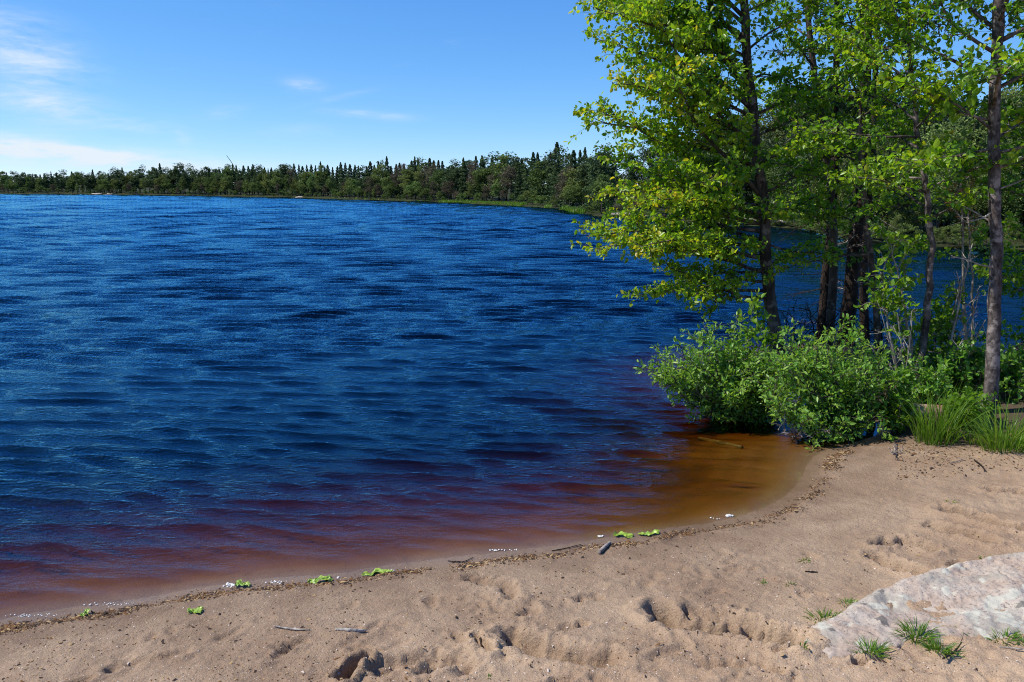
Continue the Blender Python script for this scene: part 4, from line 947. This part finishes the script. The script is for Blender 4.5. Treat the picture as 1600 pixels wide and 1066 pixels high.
def variants(fn, count, n, sz, mat, name, trunk_mat, r, **kw):
    out = []
    for i in range(count):
        P_, s_, t_ = fn(i * 2.1, n, sz, **kw); out.append((pole('trunk', 0.97 if fn is not broad else .8, r, trunk_mat), build_crown('crown', P_, s_, t_, mat)))
    return out
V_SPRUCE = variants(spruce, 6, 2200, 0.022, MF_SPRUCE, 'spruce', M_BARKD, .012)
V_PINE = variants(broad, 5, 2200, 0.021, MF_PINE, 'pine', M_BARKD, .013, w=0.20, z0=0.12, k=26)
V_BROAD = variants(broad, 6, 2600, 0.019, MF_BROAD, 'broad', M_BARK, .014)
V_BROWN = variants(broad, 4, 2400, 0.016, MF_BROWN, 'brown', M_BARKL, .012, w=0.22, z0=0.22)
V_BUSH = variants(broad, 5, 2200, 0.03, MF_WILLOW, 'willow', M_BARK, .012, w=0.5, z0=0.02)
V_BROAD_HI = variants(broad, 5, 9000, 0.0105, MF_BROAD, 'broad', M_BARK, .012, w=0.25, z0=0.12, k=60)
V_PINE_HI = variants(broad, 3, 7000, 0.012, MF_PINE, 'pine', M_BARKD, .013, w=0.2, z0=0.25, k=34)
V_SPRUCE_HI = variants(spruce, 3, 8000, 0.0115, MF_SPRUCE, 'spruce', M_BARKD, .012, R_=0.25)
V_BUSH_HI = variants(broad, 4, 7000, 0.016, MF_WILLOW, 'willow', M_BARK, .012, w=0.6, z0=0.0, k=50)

FPX = np.array([p[0] for p in FAR_PX], float); FR = np.linalg.norm(FAR, axis=1)
TOPD = 4
def rise(px): return float(np.interp(px, [450, 650, 760, 900, 1000], [0, 4, 8, 9, 4]))
TOPX = [-420, 0, 100, 150, 200, 240, 300, 400, 450, 500, 560, 600, 650, 700, 740, 770, 820, 850, 870, 890, 930, 1000, 1060, 1120, 1200, 1300, 1400, 1480, 1540, 1620, 1900]
TOPY = [268, 268, 269, 267, 262, 257, 258, 259, 256, 254, 258, 256, 250, 255, 250, 246, 247, 244, 236, 240, 240, 222, 195, 165, 130, 108, 112, 132, 120, 100, 90]
def spot(px, off):
    r0 = np.interp(px, FPX, FR); d = ray(px, 300); d = norm(np.array((d[0], d[1]))); p = d * (r0 + off)
    return p, r0 + off
def h_for(px, py, r, p, g):
    d = ray(px, py); return CAM_H + d[2] / math.hypot(d[0], d[1]) * r - g
GROUPS = {'spruce': ('dark pointed spruce in the forest across the lake', 'spruces of the forest across the lake'), 'pine': ('round topped pine in the forest across the lake', 'pines of the forest across the lake'),
          'broad': ('olive green broadleaf tree at the forest edge across the lake', 'broadleaf trees across the lake'), 'brown': ('grey brown thin birch across the lake', 'brown birches across the lake'),
          'bush': ('low green willow bush on the waterline across the lake', 'willow bushes across the lake')}
GROUPS_R = {'spruce': ('dark spruce on the near bank behind the grove of alders', 'spruces behind the grove'), 'pine': ('pine on the near bank behind the grove of alders', 'pines behind the grove'),
            'broad': ('leafy tree on the near bank behind the grove of alders', 'leafy trees behind the grove'), 'bush': ('willow bush on the bank across the narrow water behind the grove', 'bushes behind the grove')}
NAMES = {'spruce': 'spruce_tree', 'pine': 'pine_tree', 'broad': 'broadleaf_tree', 'brown': 'birch_tree', 'bush': 'willow_bush'}
def place(kind, var, px, off, h, right=False, wide=1.0):
    p, r = spot(px, off); g = float(far_h(p[:1], p[1:])[0])
    if not np.isscalar(h): h = h_for(px, h[0], r, p, g)
    if h < 0.8: return
    lab, grp = (GROUPS_R if right else GROUPS)[kind]
    if not right:
        st_ = ', left of the leaning snag' if px < 362 else ', between the leaning snag and the bright shore grass' if px < 690 else ', above the bright shore grass'
        lab = lab.replace(' in the forest', '').replace(' at the forest edge', '').replace(' on the waterline', '') + st_; grp += st_
    o = empty(NAMES[kind], (p[0], p[1], g - 0.1), label=lab, category='bush' if kind == 'bush' else 'tree', group=grp)
    o.rotation_euler = (0, 0, RNG.uniform(0, 6.28)); w = h * wide * RNG.uniform(0.75, 1.3); o.scale = (w, w, h)
    tk, cr = var[RNG.integers(0, len(var))]
    link('trunk', tk, o); link('crown', cr, o)
# back ranks: the conifers that make the skyline
x_ = -170.0
while x_ < 960:
    r0 = np.interp(x_, FPX, FR); ty = np.interp(x_, TOPX, TOPY) - TOPD - rise(x_)
    kind = 'spruce' if RNG.random() < (0.3 if x_ < 380 else 0.62) else 'pine'
    top = ty + abs(RNG.normal(0, 6.5)) + 1 - (RNG.random() < 0.14) * (7 if x_ > 450 else 2)
    place(kind, V_SPRUCE if kind == 'spruce' else V_PINE, x_, RNG.uniform(18, 34) * (r0 / 250) ** .5, (top,), wide=1.3 if kind == 'spruce' else 1.25)
    x_ += RNG.uniform(4.5, 8.0) * (1 + 0.5 * (x_ > 700))
x_ = -170.0
while x_ < 960:
    r0 = np.interp(x_, FPX, FR); ty = np.interp(x_, TOPX, TOPY) - TOPD - rise(x_); wl_ = np.interp(x_, FPX, [p[1] for p in FAR_PX])
    q = RNG.random(); kind = ('pine' if q < .5 else 'spruce' if q < .75 else 'broad') if x_ < 420 else ('spruce' if q < .3 else 'pine' if q < .46 else 'broad' if q < .85 else 'brown')
    if 720 < x_ < 840 and q > .3: kind = 'brown' if q < .75 else 'broad'
    var = {'spruce': V_SPRUCE, 'pine': V_PINE, 'broad': V_BROAD, 'brown': V_BROWN}[kind]
    fr_ = RNG.uniform(0.6, 0.95); place(kind, var, x_, RNG.uniform(9, 17) * (r0 / 250) ** .5, (wl_ + (ty - wl_) * fr_,), wide=1.15)
    x_ += RNG.uniform(6, 10) * (1 + 0.6 * (x_ > 700))
x_ = -170.0
while x_ < 1000:
    r0 = np.interp(x_, FPX, FR); ty = np.interp(x_, TOPX, TOPY) - TOPD - rise(x_); wl_ = np.interp(x_, FPX, [p[1] for p in FAR_PX]); q = RNG.random()
    kind = 'broad' if q < .55 else 'bush' if q < .85 else 'brown'
    var = {'broad': V_BROAD, 'brown': V_BROWN, 'bush': V_BUSH}[kind]
    fr_ = RNG.uniform(0.22, 0.62) if kind != 'bush' else RNG.uniform(.15, .3)
    place(kind, var, x_, RNG.uniform(4.5, 8) * (r0 / 250) ** .5, (wl_ + (ty - wl_) * fr_,), wide=1.3)
    x_ += RNG.uniform(5.5, 9) * (1 + 0.6 * (x_ > 700))
# the nearer bank behind the grove
for off, f0, f1, st, ks in ((13, .82, 1.02, 27, ('pine', 'spruce', 'broad', 'pine')), (7.5, .55, .9, 30, ('broad', 'broad', 'pine', 'spruce')), (4, .35, .7, 34, ('broad', 'broad', 'bush')), (0.55, .08, .20, 12, ('bush', 'bush', 'broad'))):
    x_ = 985.0
    while x_ < 1790:
        ty = np.interp(x_, TOPX, TOPY) - TOPD - rise(x_); wl_ = np.interp(x_, FPX, [p[1] for p in FAR_PX]); kind = ks[RNG.integers(0, len(ks))]
        var = {'spruce': V_SPRUCE_HI, 'pine': V_PINE_HI, 'broad': V_BROAD_HI, 'bush': V_BUSH_HI}[kind]
        place(kind, var, x_, off * RNG.uniform(.8, 1.25), (wl_ + (ty - wl_) * RNG.uniform(f0, f1),), True, 1.1)
        x_ += st * RNG.uniform(.7, 1.3)
# shore grass on the far waterline
v, f, tn = [], [], []
for k in range(5600):
    px = RNG.uniform(685, 1010) if k < 5200 else RNG.uniform(-100, 685); off = RNG.uniform(0.2, 4.2) if px < 890 else RNG.uniform(.2, 3); p, r = spot(px, off * (1 if px > 660 else 2)); hgt = RNG.uniform(.12, .40)
    if fbm(np.array([p[0]]), np.array([p[1]]), .15, 2, 5)[0] < -.08: continue
    g = float(np.interp(off, [0, 1, 4], [0, .2, .35])); a = RNG.uniform(0, 3.14); w = .05 * (1 if px > 660 else 4); i0 = len(v)
    v += [(p[0] - math.cos(a) * w, p[1] - math.sin(a) * w, g - .1), (p[0] + math.cos(a) * w, p[1] + math.sin(a) * w, g - .1), (p[0] + RNG.normal(0, .12), p[1] + RNG.normal(0, .12), g + hgt)]
    f.append((i0, i0 + 1, i0 + 2)); tt = np.clip(RNG.normal(.4, .2), 0, 1); tn += [tt] * 3
link('shore_grass', mesh_data('shore_grass', v, np.array(f), attrs={'tint': tn}, mats=[M_GRASS]), kind='stuff', label='bright green grass fringe along the far waterline', category='grass')
# pale boulders and bleached logs on the far bank, leaning mast above the trees
def boulder(label, px, off, size):
    p, r = spot(px, off); n = 14; v, f = [], []
    for i in range(n):
        th_ = math.pi * i / (n - 1)
        for k in range(16):
            ph_ = 2 * math.pi * k / 16; d = np.array((math.sin(th_) * math.cos(ph_), math.sin(th_) * math.sin(ph_), math.cos(th_))); q = 1 + 0.5 * float(fbm(np.array([d[0] + 3 * d[2] + px]), np.array([d[1] * 1.3 + px]), 1.6, 3, 77)[0]); v.append(d * q * np.array(size))
    for i in range(n - 1):
        for k in range(16): f.append((i * 16 + k, (i + 1) * 16 + k, (i + 1) * 16 + (k + 1) % 16, i * 16 + (k + 1) % 16))
    o = link('boulder', mesh_data('boulder', v, np.array(f), mats=[M_ROCK]), label=label, category='rock'); o.location = (p[0], p[1], 0.05)
boulder('pale boulder on the far waterline in the middle distance', 468, 0.3, (1.1, .7, .4))
boulder('long pale rock on the distant waterline below the dark pines', 150, 0.5, (2.6, 1.2, .5))
boulder('small grey rock beside the long pale rock on the distant waterline', 172, 0.3, (1.8, 1, .5))
for (xa, xb, off, rad, lab) in ((958, 1012, .4, .12, 'bleached driftwood log on the bank just past the shore grass'), (1105, 1185, .5, .14, 'bleached log on the bank seen under the big alder'), (1190, 1240, .7, .10, 'short bleached log right of the log under the big alder')):
    pa, _ = spot(xa, off); pb, _ = spot(xb, off); A_, B_ = np.r_[pa, .28], np.r_[pb, .34]
    stick('bleached_log', lab, 'log', [A_, A_ * .5 + B_ * .5 + (0, 0, .06), B_], [rad, rad, rad * .7], M_GREYWOOD, 8, .25, 1)
A_, B_ = at_y(366, 262, 330.0), at_y(354, 243, 330.0)
stick('dead_snag', 'thin bare snag leaning above the far treetops', 'dead tree', [np.r_[A_[:2] + (1.5, 0), 3.0], A_, B_], [.25, .16, .08], M_BARKD, 6, .1)
